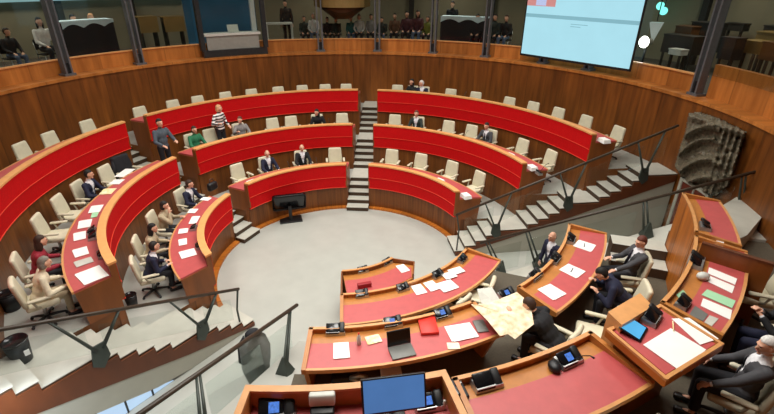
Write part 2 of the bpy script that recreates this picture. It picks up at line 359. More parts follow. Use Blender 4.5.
# clerks' desk on the floor
t = thing('clerk_desk', 'small curved red topped desk with red binder standing alone on the floor', 'desk')
far = [P(1.72, a, 0) for a in range(181, 139, -4)]; near = [P(2.5, a, 0) for a in range(143, 182, 4)]
out = [(p.x, p.y) for p in far+[P(2.2, 132.6, 0)]+near]
ins = [(p.x, p.y) for p in [P(1.95, a, 0) for a in range(180, 141, -4)]+[P(2.2, 136, 0)]+[P(2.46, a, 0) for a in range(143, 181, 4)]]
MB().prism(out, .76, .80).build('desktop', 'shelf_wood', t); MB().prism(ins, .80, .808).build('writing_surface', 'red_leather', t)
MB().sweep([(1.7, .002), (1.7, .9), (1.735, .9), (1.735, .002)], 139, 181.5).build('front_panel', 'plinth_wood', t)
MB().sweep([(1.69, .9), (1.69, .92), (1.745, .92), (1.745, .9)], 139, 181.5).build('top_rail', 'edge_wood', t)
for q0, q1, nm_ in ((P(1.71, 139, 0), P(2.2, 132.4, 0), 'end_panel'), (P(2.2, 132.4, 0), P(2.5, 142.5, 0), 'end_panel')):
    n = (q1-q0).cross(Vector((0, 0, 1))).normalized()*.03
    MB().prism([(q.x, q.y) for q in (q0, q1, q1+n, q0+n)], .002, .90).build(nm_, 'end_wood', t)
MB().sweep([(1.72, .002), (1.72, .9), (2.5, .86), (2.5, .74), (2.2, .002)], 181.3, 182.3, n=1).build('end_panel', 'end_wood', t)
zbx = 3.32; bx = [at(x, y, zbx).to_2d() for x, y in ((608, 312), (640, 293), (653, 306), (622, 325))]
RBX = MB(); RBX.prism(bx, 2.7, zbx)
# raised rostrum on the platform corner
zr = 3.2
cn = [at(606, 330, zr), at(660, 305, zr), at(724, 345, zr), at(666, 381, zr)]
t = thing('rostrum_desk', 'raised square wood rostrum with red top, blue tablet and large white papers', 'desk')
cc = sum(cn, Vector())/4
sc_ = lambda f: [((p-cc)*f+cc).to_2d() for p in cn]
MB().prism(sc_(1), zr-.09, zr-.01).build('top_frame', 'panel_wood', t); MB().prism(sc_(.86), zr-.012, zr+.002).build('writing_surface', 'red_leather', t)
for i in range(4):
    a, b_ = cn[i], cn[(i+1) % 4]; m = (b_-a).normalized(); nn = Vector((-m.y, m.x, 0)); nn = nn if nn.dot(cc-a) > 0 else -nn
    MB().slab([a+Vector((0, 0, -.012)), b_+Vector((0, 0, -.012)), b_+nn*.04+Vector((0, 0, -.012)), a+nn*.04+Vector((0, 0, -.012))], (0, 0, 1), .03+.002*(i % 2)).build('rim', 'edge_wood', t)
RBX.build('front_box', 'edge_wood', t)
lg = [((p-cc)*.8+cc) for p in cn]
MB().prism([p.to_2d() for p in (lg[0], lg[1], lg[1]*.5+lg[2]*.5, lg[0]*.5+lg[3]*.5)], F3+.003, zr-.09).build('pedestal', 'end_wood', t)
# wood divider between the presidency desks
a, b_ = at(702, 243, 3.2), at(775, 265, 3.2); m = (b_-a).normalized(); nn = Vector((-m.y, m.x, 0))*.05
t = thing('divider_panel', 'dark wood divider standing between the end desk and the paper covered desk', 'partition')
MB().prism([p.to_2d() for p in (a, b_, b_+nn, a+nn)], F3+.003, 3.18).build('panel', 'end_wood', t)
MB().prism([p.to_2d() for p in (a-nn*.2, b_-nn*.2, b_+nn*1.2, a+nn*1.2)], 3.18, 3.21).build('top_rail', 'stringer_wood', t)

# ---- stairs
def spt(A, s, u, v, z): a = R_(A); return Vector((u*math.sin(a)+s*v*math.cos(a), u*math.cos(a)-s*v*math.sin(a), z))
def run(sh=0):
    u = 3.0; out = []
    for L in range(3):
        for i in range(4): out.append((u, u+.28)); u += .28
        nxt = (4.95-sh, 6.85-sh, RW)[L]; out.append((u, nxt)); u = nxt
    return out
def stairs(A, s, v0, v1, name, label):
    t = thing(name, label, 'staircase', (0, 0, 0), 0, 'stone staircases')
    for i, (u0, u1) in enumerate(run(.17 if A == ST_L else 0)):
        z = (i+1)*h; q = lambda u, v: spt(A, s, u, v, 0).to_2d()
        z0 = max(0.002, z-h*1.0)
        b = MB(); b.prism([q(u0, v0), q(u1+.02 if i < 14 else u1-.03, v0), q(u1+.02 if i < 14 else u1-.03, v1), q(u0, v1)], z0, z-.016)
        b.prism([q(u0-.02, v0), q(u1 if i < 14 else u1-.03, v0), q(u1 if i < 14 else u1-.03, v1), q(u0-.02, v1)], z-.016, z, mi=1)
        b.build('step', ['riser', 'tread'], t)
    return t
stairs(AX_C, 1, -.345, .345, 'staircase', 'central pale staircase between the two banks of red benches')
stairs(AX_L, 1, -.345, .345, 'staircase', 'narrow staircase between the wing benches and the back benches')
tR = stairs(ST_R, -1, 0.0, .82, 'staircase', 'staircase with slanted handrail rising toward the carved relief')
tL = stairs(ST_L, 1, 0.0, .93, 'staircase', 'staircase with slanted handrail by the waste bins')
def stringer(t, A, s, low):
    pts = []
    for i, (u0, u1) in enumerate(run(.17 if A == ST_L else 0)):
        z = (i+1)*h-.045; pts += [(u0, z), (u1 if i < 14 else u1-.06, z)]
    body = pts+[(RW-.06, low(RW-.06)), (6, low(6)), (4.5, low(4.5)), (3.0, 0.004)]
    n = spt(A, s, 0, 1, 0)
    MB().slab([spt(A, s, u, -.035, z) for u, z in body], n, .03).build('stringer', 'stringer_wood', t)
lowR = lambda u: max(.01, .33*(u-3.1)); lowL = lambda u: max(.01, .3*(u-3.3))
stringer(tR, ST_R, -1, lowR); stringer(tL, ST_L, 1, lowL)
# walls under the stairs, facing the passages
def under(A, s, low, cut, nm, m):
    n = spt(A, s, 0, 1, 0); us = [3.2, 4.5, 5.2, 6, 7, 8, RW-.06]
    poly = [(u, low(u)+.02) for u in us]+[(u, max(.004, cut(u))) for u in us[::-1]]
    return struct(MB().slab([spt(A, s, u, -.02, z) for u, z in poly], n, .02).build(nm, m))
under(ST_R, -1, lowR, lambda u: .004, 'wall_passage', 'plaster')
under(ST_L, 1, lowL, lambda u: .30*(u-4.85), 'wall_passage', 'plaster')
# lit glazed strip below the stair wall
n = spt(ST_L, 1, 0, 1, 0)
w = struct(MB().slab([spt(ST_L, 1, u, -.008, z) for u, z in ((4.9, .01), (8.8, .01), (8.8, 1.2), (4.9, .02))], n, .01).build('window_passage', 'window_glow'))
for u in (5.3, 5.75, 6.2, 6.65, 7.1, 7.55):
    struct(MB().box(spt(ST_L, 1, u, -.012, .15*(u-4.85)+.005), (.03, .03, .30*(u-4.85)), rot=Matrix.Rotation(R_(-ST_L), 3, 'Z')).build('window_frame', 'steel_dark'))
b = MB(); b.sweep([(8.86, .003), (8.86, 2.05), (8.93, 2.05), (8.93, .003)], 91, 97, n=4); d = struct(b.build('door_passage', 'door_wood'))
for a0, a1, z0, z1 in ((90.4, 91, .003, 2.12), (97, 97.6, .003, 2.12), (90.4, 97.6, 2.05, 2.12), (93.9, 94.1, .003, 2.05)):
    struct(MB().sweep([(8.83, z0), (8.83, z1), (8.93, z1), (8.93, z0)], a0, a1, n=2).build('door_frame', 'plaster'))
# ---- handrails of the stairs
def stair_rail(A, s, u0, u1, zf, vees, label):
    t = thing('handrail', label, 'railing', (0, 0, 0), 0, 'stair railings')
    v = .03
    q = lambda u, z, vv=v: spt(A, s, u, vv, z)
    MB().tube([q(u0, zf(u0)), q(u1, zf(u1))], .032, 8).build('top_rail', 'rail_brown', t)
    MB().tube([q(u0+.03, zf(u0)), q(u0+.12, zf(u0)-.45), q(u0+.10, h*1.0)], [.022, .02, .022], 6).build('post', 'rail_green', t)
    for u, zb in vees:
        for d in ((-.34, .34) if A > 0 else (-.46, .46)):
            MB().tube([q(u+d, zf(u+d)), q(u+d*.1, zb+.12, -.05)], [.03, .045], 6, flat=.6).build('post', 'rail_green', t)
        nn = spt(A, s, 0, 1, 0)
        MB().slab([q(u-.10, zb+.22, -.06), q(u+.10, zb+.22, -.06), q(u+.16, zb-.12, -.06), q(u+.02, zb-.24, -.06), q(u-.12, zb-.06, -.06)], nn, .03).build('bracket', 'rail_green', t)
    us = [u0+.15]+[u for u, _ in vees]+[u1-.1]
    for a, b_ in zip(us[:-1], us[1:]):
        a += .1; b_ -= .1
        nn = spt(A, s, 0, 1, 0)
        MB().slab([q(a, zf(a)-.72, .0), q(b_, zf(b_)-.72, .0), q(b_, zf(b_)-.2, .0), q(a, zf(a)-.2, .0)], nn, .01).build('glass_pane', 'glass', t)
    return t
stair_rail(ST_R, -1, 2.95, 8.55, lambda u: 1.22+.395*(u-2.95), [(4.05, F1), (5.95, F2), (7.9, F3)], 'handrail with crossed struts on the staircase near the carved relief')
stair_rail(ST_L, 1, 3.2, 8.6, lambda u: 1.06+.42*(u-3.2), [(4.15, F1), (5.85, F2)], 'handrail with crossed struts on the staircase by the waste bins')
# ---- glazed balustrades along the ramps
def balustrade(a, b_, posts, label, rail_m, z_under):
    t = thing('glass_balustrade', label, 'railing', (0, 0, 0), 0, 'ramp balustrades')
    MB().tube([a, b_], .036, 8).build('top_rail', rail_m, t)
    d = (b_-a); n = Vector((-d.y, d.x, 0)).normalized()*.012
    ts = [0.0]
    for tt, base in posts:
        p = a+d*tt
        for o in (-.035, .035):
            k = d.normalized()*o
            MB().tube([p+k, base+k*1.6+Vector((0, 0, .02))], [.018, .03], 6).build('post', 'rail_green', t)
        MB().box(base+Vector((0, 0, .19)), (.26, .26, .36), rot=Matrix.Rotation(math.atan2(d.y, d.x), 3, 'Z'), taper=.12).build('post_foot', 'rail_green', t)
        ts.append(tt)
    ts.append(1.0)
    for i in range(len(ts)-1):
        p, q = a+d*(ts[i]+.015), a+d*(ts[i+1]-.015)
        if (q-p).length < .3: continue
        MB().slab([p-Vector((0, 0, .26)), q-Vector((0, 0, .26)), q-Vector((0, 0, .98)), p-Vector((0, 0, .98))], n.normalized(), .012).build('glass_pane', 'glass', t)
    return t
def zrampL(r): return max(0, min(F3, (r-3.0)/5.2*F3))
def zrampR(r): return max(0, min(F3, (r-3.9)/4.4*F3))
def onramp(px, py, f):
    z = 0
    for _ in range(40): z = z*.5+.5*f(pol(at(px, py, z))[0])
    return at(px, py, z)
a, b_ = at(297, 305, .95), at(140, 414, 2.1); b_ = a+(b_-a)*1.25
def near_t(a, b_, px):
    best = min(range(1001), key=lambda i: abs(project(a+(b_-a)*i/1000)[0]-px)); return best/1000
def project(p):
    v = p-CAM; z = v.dot(FW); return W/2+FPX*v.dot(RT)/z, H/2-FPX*v.dot(UP)/z
balustrade(a, b_, [(near_t(a, b_, 290), onramp(285, 373, zrampL)), (near_t(a, b_, 198), onramp(205, 437, zrampL))], 'glass balustrade with brown rail beside the ramp next to the boxed desk', 'rail_brown', zrampL)
a, b_ = at(480, 243, .95), at(756.5, 171.5, 3.13)
balustrade(a, b_, [(near_t(a, b_, 487), onramp(501, 273, zrampR)), (near_t(a, b_, 527), onramp(538, 266, zrampR)), (near_t(a, b_, 645), onramp(646, 237, zrampR)), (near_t(a, b_, 744), onramp(740, 211, zrampR))], 'glass balustrade with dark rail ending below the carved relief', 'rail_brown', zrampR)
# ------------------------------------------------------------------ chairs
def chair_parts(t):
    MB().rbox((0, .02, .415), (.48, .49, .10), .042, 3).build('seat', 'beige', t)
    rot = Matrix.Rotation(R_(9), 3, 'X')
    def curve(p):
        x, y, z = p; w = 1-.10*max(0, (z+.1)/.3)
        return (x*w, y+.35*x*x, z)
    MB().rbox((0, -.25, .69), (.47, .085, .50), .04, 3, rot=rot, fn=curve).build('backrest', 'beige', t)
    for s in (-1, 1):
        ar = MB().rbox((s*.285, 0, .60), (.075, .34, .045), .02, 2).build('armrest', 'beige', t)
        MB().tube([(s*.285, -.1, .59), (s*.28, -.06, .47), (s*.2, 0, .39)], .02, 6).build('arm_support', 'beige_dark', ar)
    MB().tube([(0, 0, .07), (0, 0, .38)], [.03, .03], 10).build('column', 'silver', t)
    b = MB()
    for i in range(5):
        q = 2*math.pi*i/5+.3; d = Vector((math.cos(q), math.sin(q), 0))
        b.tube([(0, 0, .09), d*.16+Vector((0, 0, .08)), d*.28+Vector((0, 0, .055))], [.03, .025, .018], 6); b.ell(d*.28+Vector((0, 0, .028)), (.028, .028, .028), 8, 6)
    b.build('base', 'steel_dark', t)
PROTO = {}
def chair_at(pos, az, label, group='beige swivel chairs'):
    """az: where the sitter looks"""
    if 'c' not in PROTO:
        t = thing('swivel_chair', label, 'chair', pos, face_rz(az), group); chair_parts(t); PROTO['c'] = t; return t
    t = copy_tree(PROTO['c']); t.location = pos; t.rotation_euler = (0, 0, face_rz(az)); tag(t, label, 'chair', group); return t
SEATR = {1: 4.42, 2: 6.17, 3: 7.90}
seats = []      # (block, level, azimuth, occupant or None)
def seat_az(px, py, k): return pol(onwall(px, py, SEATR[k]+.24))[1]
rows = {('wing', 3): [(20, 145), (48, 133), (86, 121)],
 ('centre', 3): [(139, 108), (172, 100), (197, 96), (225, 93), (251, 89), (278, 88), (302, 86), (325, 85), (346, 84)],
 ('screen', 3): [(397.5, 85), (451, 89), (476, 93), (510, 97), (534, 102), (559.5, 107), (587, 116), (619, 129)],
 ('wing', 2): [(121, 163), (105, 171), (60, 207), (42, 232)],
 ('centre', 2): [(209, 131), (272, 120), (291, 120), (342, 116)],
 ('screen', 2): [(395, 118), (425, 121), (449, 124), (471.6, 131), (500, 137), (523, 144), (551, 156)],
 ('wing', 1): [],
 ('centre', 1): [(237, 170), (335, 154)],
 ('screen', 1): [(392, 156), (421, 162), (452, 170), (479, 183)]}
for (nm, k), l in rows.items():
    for px, py in l: seats.append([nm, k, seat_az(px, py, k), None])
# seated members: key, block, level, head pixel
sit = {'O': ('wing', 2, 82, 173), 'I': ('wing', 2, 27, 241), 'H': ('wing', 2, 33, 262), 'L': ('wing', 1, 169, 204), 'M': ('wing', 1, 197, 184), 'J': ('wing', 1, 149, 245), 'K': ('wing', 1, 154, 226),
 'U': ('centre', 1, 267, 156), 'V': ('centre', 1, 301.5, 148), 'Q': ('centre', 2, 192.5, 127.5), 'S': ('centre', 2, 239, 115), 'T': ('centre', 2, 317, 111),
 'W': ('screen', 2, 417, 111), 'X': ('screen', 2, 488, 127), 'Y': ('screen', 3, 412, 77), 'Z': ('screen', 3, 423, 79)}
SIT = {}
for key, (nm, k, px, py) in sit.items():
    a = pol(at(px, py, FL[k]+1.16) if nm == 'wing' else onwall(px, py, SEATR[k]))[1]
    if key in 'W': a = a
    SIT[key] = (k, a); 
    near = [s for s in seats if s[0] == nm and s[1] == k and s[3] is None and abs(s[2]-a)*R_(1)*SEATR[k] < .52]
    if near: near[0][2] = a if key not in 'WXT' else a; near[0][3] = key
    else: seats.append([nm, k, a, key])
WH = {'wing': 'counted from the narrow steps', 'centre': 'counted from the central steps', 'screen': 'counted from the central steps'}
BW = {'wing': 'the wing', 'centre': 'the back rows', 'screen': 'the screen side'}
for nm in BLK:
    for k in (1, 2, 3):
        l = sorted([s for s in seats if s[0] == nm and s[1] == k], key=lambda s: s[2], reverse=(nm != 'screen'))
        for i, s in enumerate(l):
            who = 'occupied ' if s[3] else ''
            chair_at(P(SEATR[k], s[2], FL[k]), s[2]+180, f'{who}beige chair, {ORD[i]} from the {"narrow" if nm == "wing" else "central"} steps, {LV[k]} bench, {BW[nm]}')
# free chairs in the presidency
pc = [((478, 283), F1+.8, F1, 128, 'beige chair behind the lowest presidency desk, near the open map', 300),
      ((452, 297), F1+.8, F1, 140, 'beige chair between the lowest presidency desk and the open map', 320),
      ((594, 333), F2+.46, F2, 0, 'empty beige chair with seat showing beside the map reader', 300),
      ((553, 347), F2+.46, F2, 0, 'beige chair under the man reading the open map', 318),
      ((624, 304), F2+.5, F2, 0, 'beige chair under the person in navy bent over papers', 290),
      ((627, 274), F2+.5, F2, 0, 'beige chair under the man with the loosened tie', 292),
      ((739, 394), F3+.46, F3, 0, 'beige chair under the white haired man in grey suit', 318),
      ((779, 350), F3+.46, F3, 0, 'beige chair under the dark suited person with clasped hands', 300),
      ((667, 420), F3+.9, F3, 0, 'beige chair with only its top showing below the rostrum', 330),
      ((768, 262), F3+1.0, F3, 0, 'beige chair behind the wood divider panel', 300)]
PCH = {}
for (px, py), z, F, _, lab, az in pc:
    p = at(px, py, z); p.z = F; PCH[lab] = (p, az); chair_at(p, az, lab)
# ------------------------------------------------------------------ desk things
def local_thing(name, label, cat, pos, az, group=None): return thing(name, label, cat, pos, face_rz(az), group)
def terminal(pos, az, label, screen=False, mic=True, s=1.0, n_=[0]):
    """voting and microphone unit: dark sloped housing in a silver frame; az: where its user looks"""
    t = local_thing('microphone_unit', label, 'microphone unit', pos, az, 'desk microphone units')
    rot = Matrix.Rotation(R_(-24), 3, 'X')
    MB().box((0, .02, .03), (.26*s, .15*s, .06), taper=.92).build('base', 'silver', t)
    rot = Matrix.Rotation(R_(28), 3, 'X')
    MB().rbox((-.035*s, .01, .075), (.17*s, .15*s, .03), .012, 2, rot=rot).build('panel', 'black_gloss', t)
    MB().rbox((.085*s, .02, .08), (.075*s, .15*s, .05), .02, 2, rot=rot).build('loudspeaker', 'black', t)
    if screen: MB().box((-.035*s+.03, .005, .093), (.07*s, .07*s, .004), rot=rot).build('screen', 'icon_screen', [c for c in t.children if c.name.startswith('panel')][0])
    if mic: MB().tube([(.02, -.03, .07), (.03, -.12, .2), (.03, -.2, .27), (.03, -.25, .28)], [.006, .006, .006, .012], 6).build('microphone', 'black', t)
    return t
def sheet(pos, az, w, d, m, label, cat='paper', name='paper_sheet', group='papers on desks', pen=False, tilt=0):
    b = MB(); b.box((0, 0, .004), (w, d, .006))
    if name == 'paper_sheet': b.box((.012, -.01, .009), (w*.97, d*.97, .003), rot=Matrix.Rotation(.05, 3, 'Z'))
    o = b.build(name, m); o.location = pos; o.rotation_euler = (tilt, 0, face_rz(az)); tag(o, label, cat, group)
    if pen:
        p = MB().tube([(-.07, .0, .02), (.07, .01, .02)], .007, 6).build('pen', 'pen_dark'); p.location = pos; p.rotation_euler = (0, 0, face_rz(az)+.2)
        tag(p, label.replace('white paper on the', 'dark pen on the white paper,'), 'pen', 'pens on papers')
    return o
def cen(p): return pol(p)[1]+180
zs1, zs2, zs3 = 1.475-.088, 2.24-.088, 3.03-.088
# clerk desk
for i, (px, py) in enumerate([(363, 272), (387.5, 264)]):
    p = at(px, py, .80); terminal(p, cen(p), 'microphone unit on the small clerk desk, ' + ('beside the red binder' if i == 0 else 'by the single white paper'), mic=False)
p = at(402.5, 268.5, .81); sheet(p, cen(p)+20, .2, .3, 'paper', 'white paper on the small clerk desk standing on the floor')
p = at(364.5, 287, .81); b = MB(); b.rbox((0, 0, .05), (.30, .09, .11), .01, 2); o = b.build('binder', 'dark_red'); o.location = p; o.rotation_euler = (0, 0, face_rz(cen(p))); tag(o, 'dark red binder standing at the edge of the small clerk desk', 'binder')
# lowest presidency desk
for i, (px, py) in enumerate([(362, 296.5), (403, 290), (438, 276.5), (463, 261)]):
    p = at(px, py, zs1); terminal(p, cen(p), f'microphone unit on the lowest long desk, {ORD[i]} from the clerk desk end', mic=False)
for i, (px, py, w, d, m) in enumerate([(418.5, 289.5, .21, .3, 'paper'), (431.5, 286, .21, .3, 'paper'), (447, 286, .34, .3, 'paper'), (456, 271, .3, .2, 'paper'), (449, 275.5, .25, .2, 'paper')]):
    p = at(px, py, zs1+.005+.004*i); sheet(p, cen(p)+(10, 8, 12, 20, 18)[i], w, d, m, f'white paper on the lowest long desk, {ORD[i]} of five counted from the red empty end')
# middle desk
for i, (px, py, sc) in enumerate([(335.5, 333, 0), (393, 326, 1), (443, 317, 1)]):
    p = at(px, py, zs2); terminal(p, cen(p), ('microphone unit beside the white paper on the middle desk', 'microphone unit with blue screen behind the open laptop', 'microphone unit with blue screen beside the red folder')[i], screen=bool(sc), mic=False, s=1.1)
p = at(341, 350.5, zs2+.005); sheet(p, cen(p), .21, .30, 'paper', 'white paper alone at the open end of the middle desk')
p = at(373, 339.5, zs2+.005); sheet(p, cen(p)-8, .2, .16, 'yellow_card', 'yellow and white card beside the plastic bottle on the middle desk')
p = at(359, 344, zs2+.005); b = local_thing('bottle', 'small clear plastic bottle on the middle desk beside the yellow card', 'bottle', p, 0)
MB().lathe([(.03, 0), (.032, .02), (.03, .12), (.014, .155), (.012, .18)], n=12).build('body', 'clear_plastic', b); MB().lathe([(.014, .18), (.014, .2)], n=10).build('cap', 'red_folder', b)
def laptop(p, az, label, m='black', sm='black_gloss', w=.34, ang=105):
    t = local_thing('laptop', label, 'laptop', p, az)
    MB().rbox((0, 0, .012), (w, .24, .02), .006, 2).build('keyboard_base', 'tablet_grey' if m == 'black' else m, t)
    r = Matrix.Rotation(R_(90-ang), 3, 'X')
    hinge = Vector((0, .12, .022)); up = Matrix.Rotation(R_(-(ang-90)), 3, 'X') @ Vector((0, 0, 1))
    rot = Matrix.Rotation(R_(-(ang-90)), 3, 'X')
    MB().rbox(hinge+up*.115, (w, .014, .23), .005, 2, rot=rot).build('lid', m, t); ld = [c for c in t.children if c.name.startswith('lid')][0]
    MB().box(hinge+up*.115+rot @ Vector((0, -.008, 0)), (w*.93, .003, .2), rot=rot).build('screen', sm, ld)
    return t
p = at(402, 352, zs2+.006); laptop(p, cen(p)-3, 'open black laptop on the middle desk between yellow card and red folder')
p = at(428, 327, zs2+.006); o = MB().rbox((0, 0, .025), (.26, .35, .048), .004, 1).build('folder', 'red_folder'); o.location = p; o.rotation_euler = (0, 0, face_rz(cen(p)+14)); tag(o, 'bright red folder lying on the middle desk beside the laptop', 'folder')
p = at(461, 332, zs2+.006); sheet(p, cen(p)+10, .40, .32, 'paper', 'wide white paper spread beside the red folder on the middle desk')
p = at(453, 346, zs2+.012); sheet(p, cen(p)+20, .16, .12, 'paper_cream', 'small cream note at the edge of the wide white paper')
p = at(480.5, 326.5, zs2+.006); o = MB().rbox((0, 0, .01), (.17, .26, .016), .006, 2).build('tablet', 'tablet_grey'); o.location = p; o.rotation_euler = (0, 0, face_rz(cen(p)+18)); tag(o, 'closed dark grey tablet between wide white paper and open map', 'tablet')
# desk beside the map
for i, (px, py) in enumerate([(571.5, 241), (556, 261), (536, 278)]):
    p = at(px, py, zs2); terminal(p, cen(p), f'microphone unit on the desk beside the open map, {ORD[2-i]} from the map', mic=False, s=1.15)
for i, (px, py) in enumerate([(584.5, 246), (572, 271), (551.5, 292)]):
    p = at(px, py, zs2+.005); sheet(p, cen(p)+12, .30, .33, 'paper', f'white paper on the desk beside the open map, {ORD[2-i]} from the map', pen=i < 2)
p = at(507, 297, zs2+.03); terminal(p, cen(p)+10, 'dark microphone unit with blue screen just behind the open map', screen=True, mic=False, s=1.1)
# open map and newspaper
mz = 2.33
def folded(name, pts, z0, m, label, cat):
    vs = [at(x, y, z0+dz) for x, y, dz in pts]; n = Vector((0, 0, 1))
    b = MB(); k = len(vs)
    c = sum(vs, Vector())/k+Vector((0, 0, .03))
    top = vs+[c]; bot = [v-n*.006 for v in vs]+[c-n*.006]
    o_ = k+1
    b.add(top+bot, [(i, (i+1) % k, k) for i in range(k)]+[(o_+(i+1) % k, o_+i, o_+k) for i in range(k)]+[((i+1) % k, i, o_+i, o_+(i+1) % k) for i in range(k)])
    return tag(b.build(name, m), label, cat)
folded('newspaper', [(477, 289, .06), (492, 287, .06), (500, 300, .03), (504, 312, .0), (487, 312, .0), (480, 300, .0)], mz-.04, 'paper_grey', 'pale grey sheet lying under the corner of the open cream map', 'newspaper')
mat('map_paper', (206, 176, 134), .8, .05, 11, col2=(244, 232, 206)); 
folded('map_sheet', [(471, 304, .02), (480, 305, .05), (497, 300, .05), (517, 292, .07), (530, 303, .06), (534, 324, .05), (515, 339, .03), (508, 334, .05), (500, 336, .0), (488, 321, .02)], mz, 'map_paper', 'large open cream map held by the man in black', 'map')
# upper desk
p = at(487, 386, zs3); terminal(p, cen(p), 'black microphone unit on the upper desk near the partition', mic=False, s=1.25)
p = at(569, 363, zs3); terminal(p, cen(p), 'microphone unit with small screen on the upper desk by the black handset', screen=True, mic=True, s=1.2)
p = at(554, 369, zs3); o = MB().ell((0, 0, .04), (.07, .09, .05), 14, 8).build('handset', 'black'); o.location = p; tag(o, 'round black handset on the upper desk beside the screen unit', 'handset')
p = at(458, 392, zs3); t = local_thing('desk_telephone', 'black desk telephone in the corner of the upper desk by the partition', 'telephone', p, cen(p))
MB().rbox((0, 0, .03), (.15, .24, .05), .012, 2).build('base', 'black', t); MB().rbox((-.04, 0, .075), (.045, .22, .035), .015, 2).build('receiver', 'black_gloss', t); MB().box((.035, .07, .058), (.05, .04, .004)).build('display', 'light_plastic', t)
# clerk box
zb = 2.785
p = at(277, 414, zb); terminal(p, 358, 'microphone unit with blue screen inside the boxed desk beside the printer', screen=True, mic=False, s=1.5)
p = at(429, 407, zb); terminal(p, 354, 'microphone unit with small screen beside the blue computer monitor', screen=True, mic=False, s=1.2)
p = at(444, 408, zb); o = MB().lathe([(.02, 0), (.022, .07), (.013, .09), (.013, .11)], n=12).build('bottle', 'light_plastic'); o.location = p; tag(o, 'small white bottle in the corner of the boxed desk', 'bottle')
p = at(323, 414, zb); t = local_thing('label_printer', 'pale grey slotted printer on black base in the boxed desk', 'printer', p, 2)
MB().rbox((0, 0, .06), (.24, .2, .12), .02, 2).build('base', 'black', t); MB().rbox((.06, .14, .12), (.44, .02, .23), .006, 1).build('rear_board', 'tablet_grey', t); MB().rbox((0, .05, .18), (.26, .13, .13), .02, 2, rot=Matrix.Rotation(-.25, 3, 'X')).build('cover', 'light_plastic', t); MB().box((0, -.0, .22), (.2, .012, .012), rot=Matrix.Rotation(-.25, 3, 'X')).build('slot', 'grey_plastic', t)
t = local_thing('computer_monitor', 'blue lit computer monitor standing in the boxed desk', 'monitor', Vector((0, 0, 0)), 0)
mc = at(394, 394, 3.1); t.location = (mc.x, mc.y, zb); t.rotation_euler = (0, 0, face_rz(cen(mc)+.5))
rot = Matrix.Rotation(R_(-20), 3, 'X')
MB().rbox((0, 0, .32), (.64, .035, .375), .01, 2, rot=rot).build('casing', 'black', t); MB().box(Vector((0, 0, .32))+rot @ Vector((0, -.02, .005)), (.60, .004, .335), rot=rot).build('screen', 'pc_screen', t.children[0])
MB().box((0, .06, .12), (.06, .03, .24)).build('stand', 'black', t); MB().rbox((0, .05, .01), (.24, .18, .02), .008, 2).build('foot', 'black', t)
# rostrum
zq = zr+.006
mat('pad_bezel', (18, 22, 30), .25, .1, 10)
p = at(633, 329.5, zq+.02); t = local_thing('tablet_computer', 'tablet with bright blue screen on the raised rostrum', 'tablet', p, 318); rot = Matrix.Rotation(R_(14), 3, 'X')
MB().rbox((0, 0, .02), (.29, .25, .016), .006, 2, rot=rot).build('casing', 'pad_bezel', t); MB().box((0, 0, .0285), (.25, .21, .003), rot=rot).build('screen', 'pad_screen', t.children[0])
p = at(653, 320, zq); terminal(p, 320, 'black microphone unit beside the blue tablet on the raised rostrum', mic=False, s=1.15)
def flat(name, pts, z, m, label, cat, t=.006, group='papers on desks'):
    vs = [at(x, y, z) for x, y in pts]; return tag(MB().prism([v.to_2d() for v in vs], z, z+t).build(name, m), label, cat, group)
flat('paper_sheet', [(670.5, 328.5), (706, 350), (681, 372), (643, 345)], zq, 'paper', 'large white paper nearer the open edge of the raised rostrum', 'paper')
flat('paper_sheet', [(671.5, 319), (689, 318), (718.5, 339), (700, 345)], zq, 'paper', 'long white paper beside the pencil on the raised rostrum', 'paper')
p = at(673, 326.5, zq+.012); o = MB().tube([(-.09, 0, .008), (.09, 0, .008)], .008, 6).build('pencil', 'yellow_card'); o.location = p; o.rotation_euler = (0, 0, 1.0); tag(o, 'yellow pencil between two papers on the raised rostrum', 'pencil')
# paper covered desk
zz = zs3+.006
for i, (pts, m, lab, nm_) in enumerate([([(722, 257), (752, 267), (747, 271), (721, 262.5)], 'paper', 'long white paper with black pen near the wood divider panel', 'paper_sheet'),
        ([(709, 267.5), (737, 279), (735, 285), (707.5, 273.5)], 'paper', 'white paper strip between divider and green sheet, higher of two', 'paper_sheet'), ([(707, 275), (734.5, 286.5), (732, 293.5), (706, 281)], 'paper', 'white paper strip just above the green sheet, lower of two', 'paper_sheet'),
        ([(707, 289.5), (735.5, 301), (732, 308.5), (701.5, 295)], 'paper_green', 'long pale green sheet on the paper covered desk', 'paper_sheet'), ([(703, 298.5), (732, 310.5), (730, 320), (700.5, 306)], 'paper', 'white printed paper just below the long green sheet', 'paper_sheet'),
        ([(683, 290), (691, 300), (684, 303), (676, 295)], 'paper_green', 'small pale green sheet against the curved wood front', 'paper_sheet'), ([(695, 306), (708, 314.5), (703, 321.5), (689, 315)], 'tablet_grey', 'dark grey folder beside the rostrum rim', 'folder'), ([(709.5, 315.5), (718.5, 319), (711.5, 326.5), (704, 322.5)], 'paper_grey', 'light grey folder beside the dark grey folder', 'folder')]):
    flat(nm_, pts, zz, m, lab, 'paper' if nm_ != 'folder' else 'folder')
p = at(742, 263, zz+.02); o = MB().tube([(-.1, 0, 0), (.1, 0, 0)], .009, 6).build('pen', 'black'); o.location = p; o.rotation_euler = (0, 0, -.3); tag(o, 'black pen on the long white paper near the divider', 'pen')
p = at(697, 264, zs3); terminal(p, cen(p), 'grey microphone unit beside the wood divider panel', mic=False, s=1.4)
p = at(702, 279, zz); o = MB().ell((0, 0, .05), (.09, .07, .06), 12, 8).build('headset', 'light_plastic'); o.location = p; tag(o, 'white rounded headset on the paper covered desk', 'headset')
p = at(684, 306, zz); terminal(p, cen(p), 'microphone unit between curved wood front and rostrum', mic=False, s=1.0)
p = at(719, 244, zz); sheet(p, cen(p)+8, .36, .1, 'paper', 'white paper on the end desk against the wood divider panel')
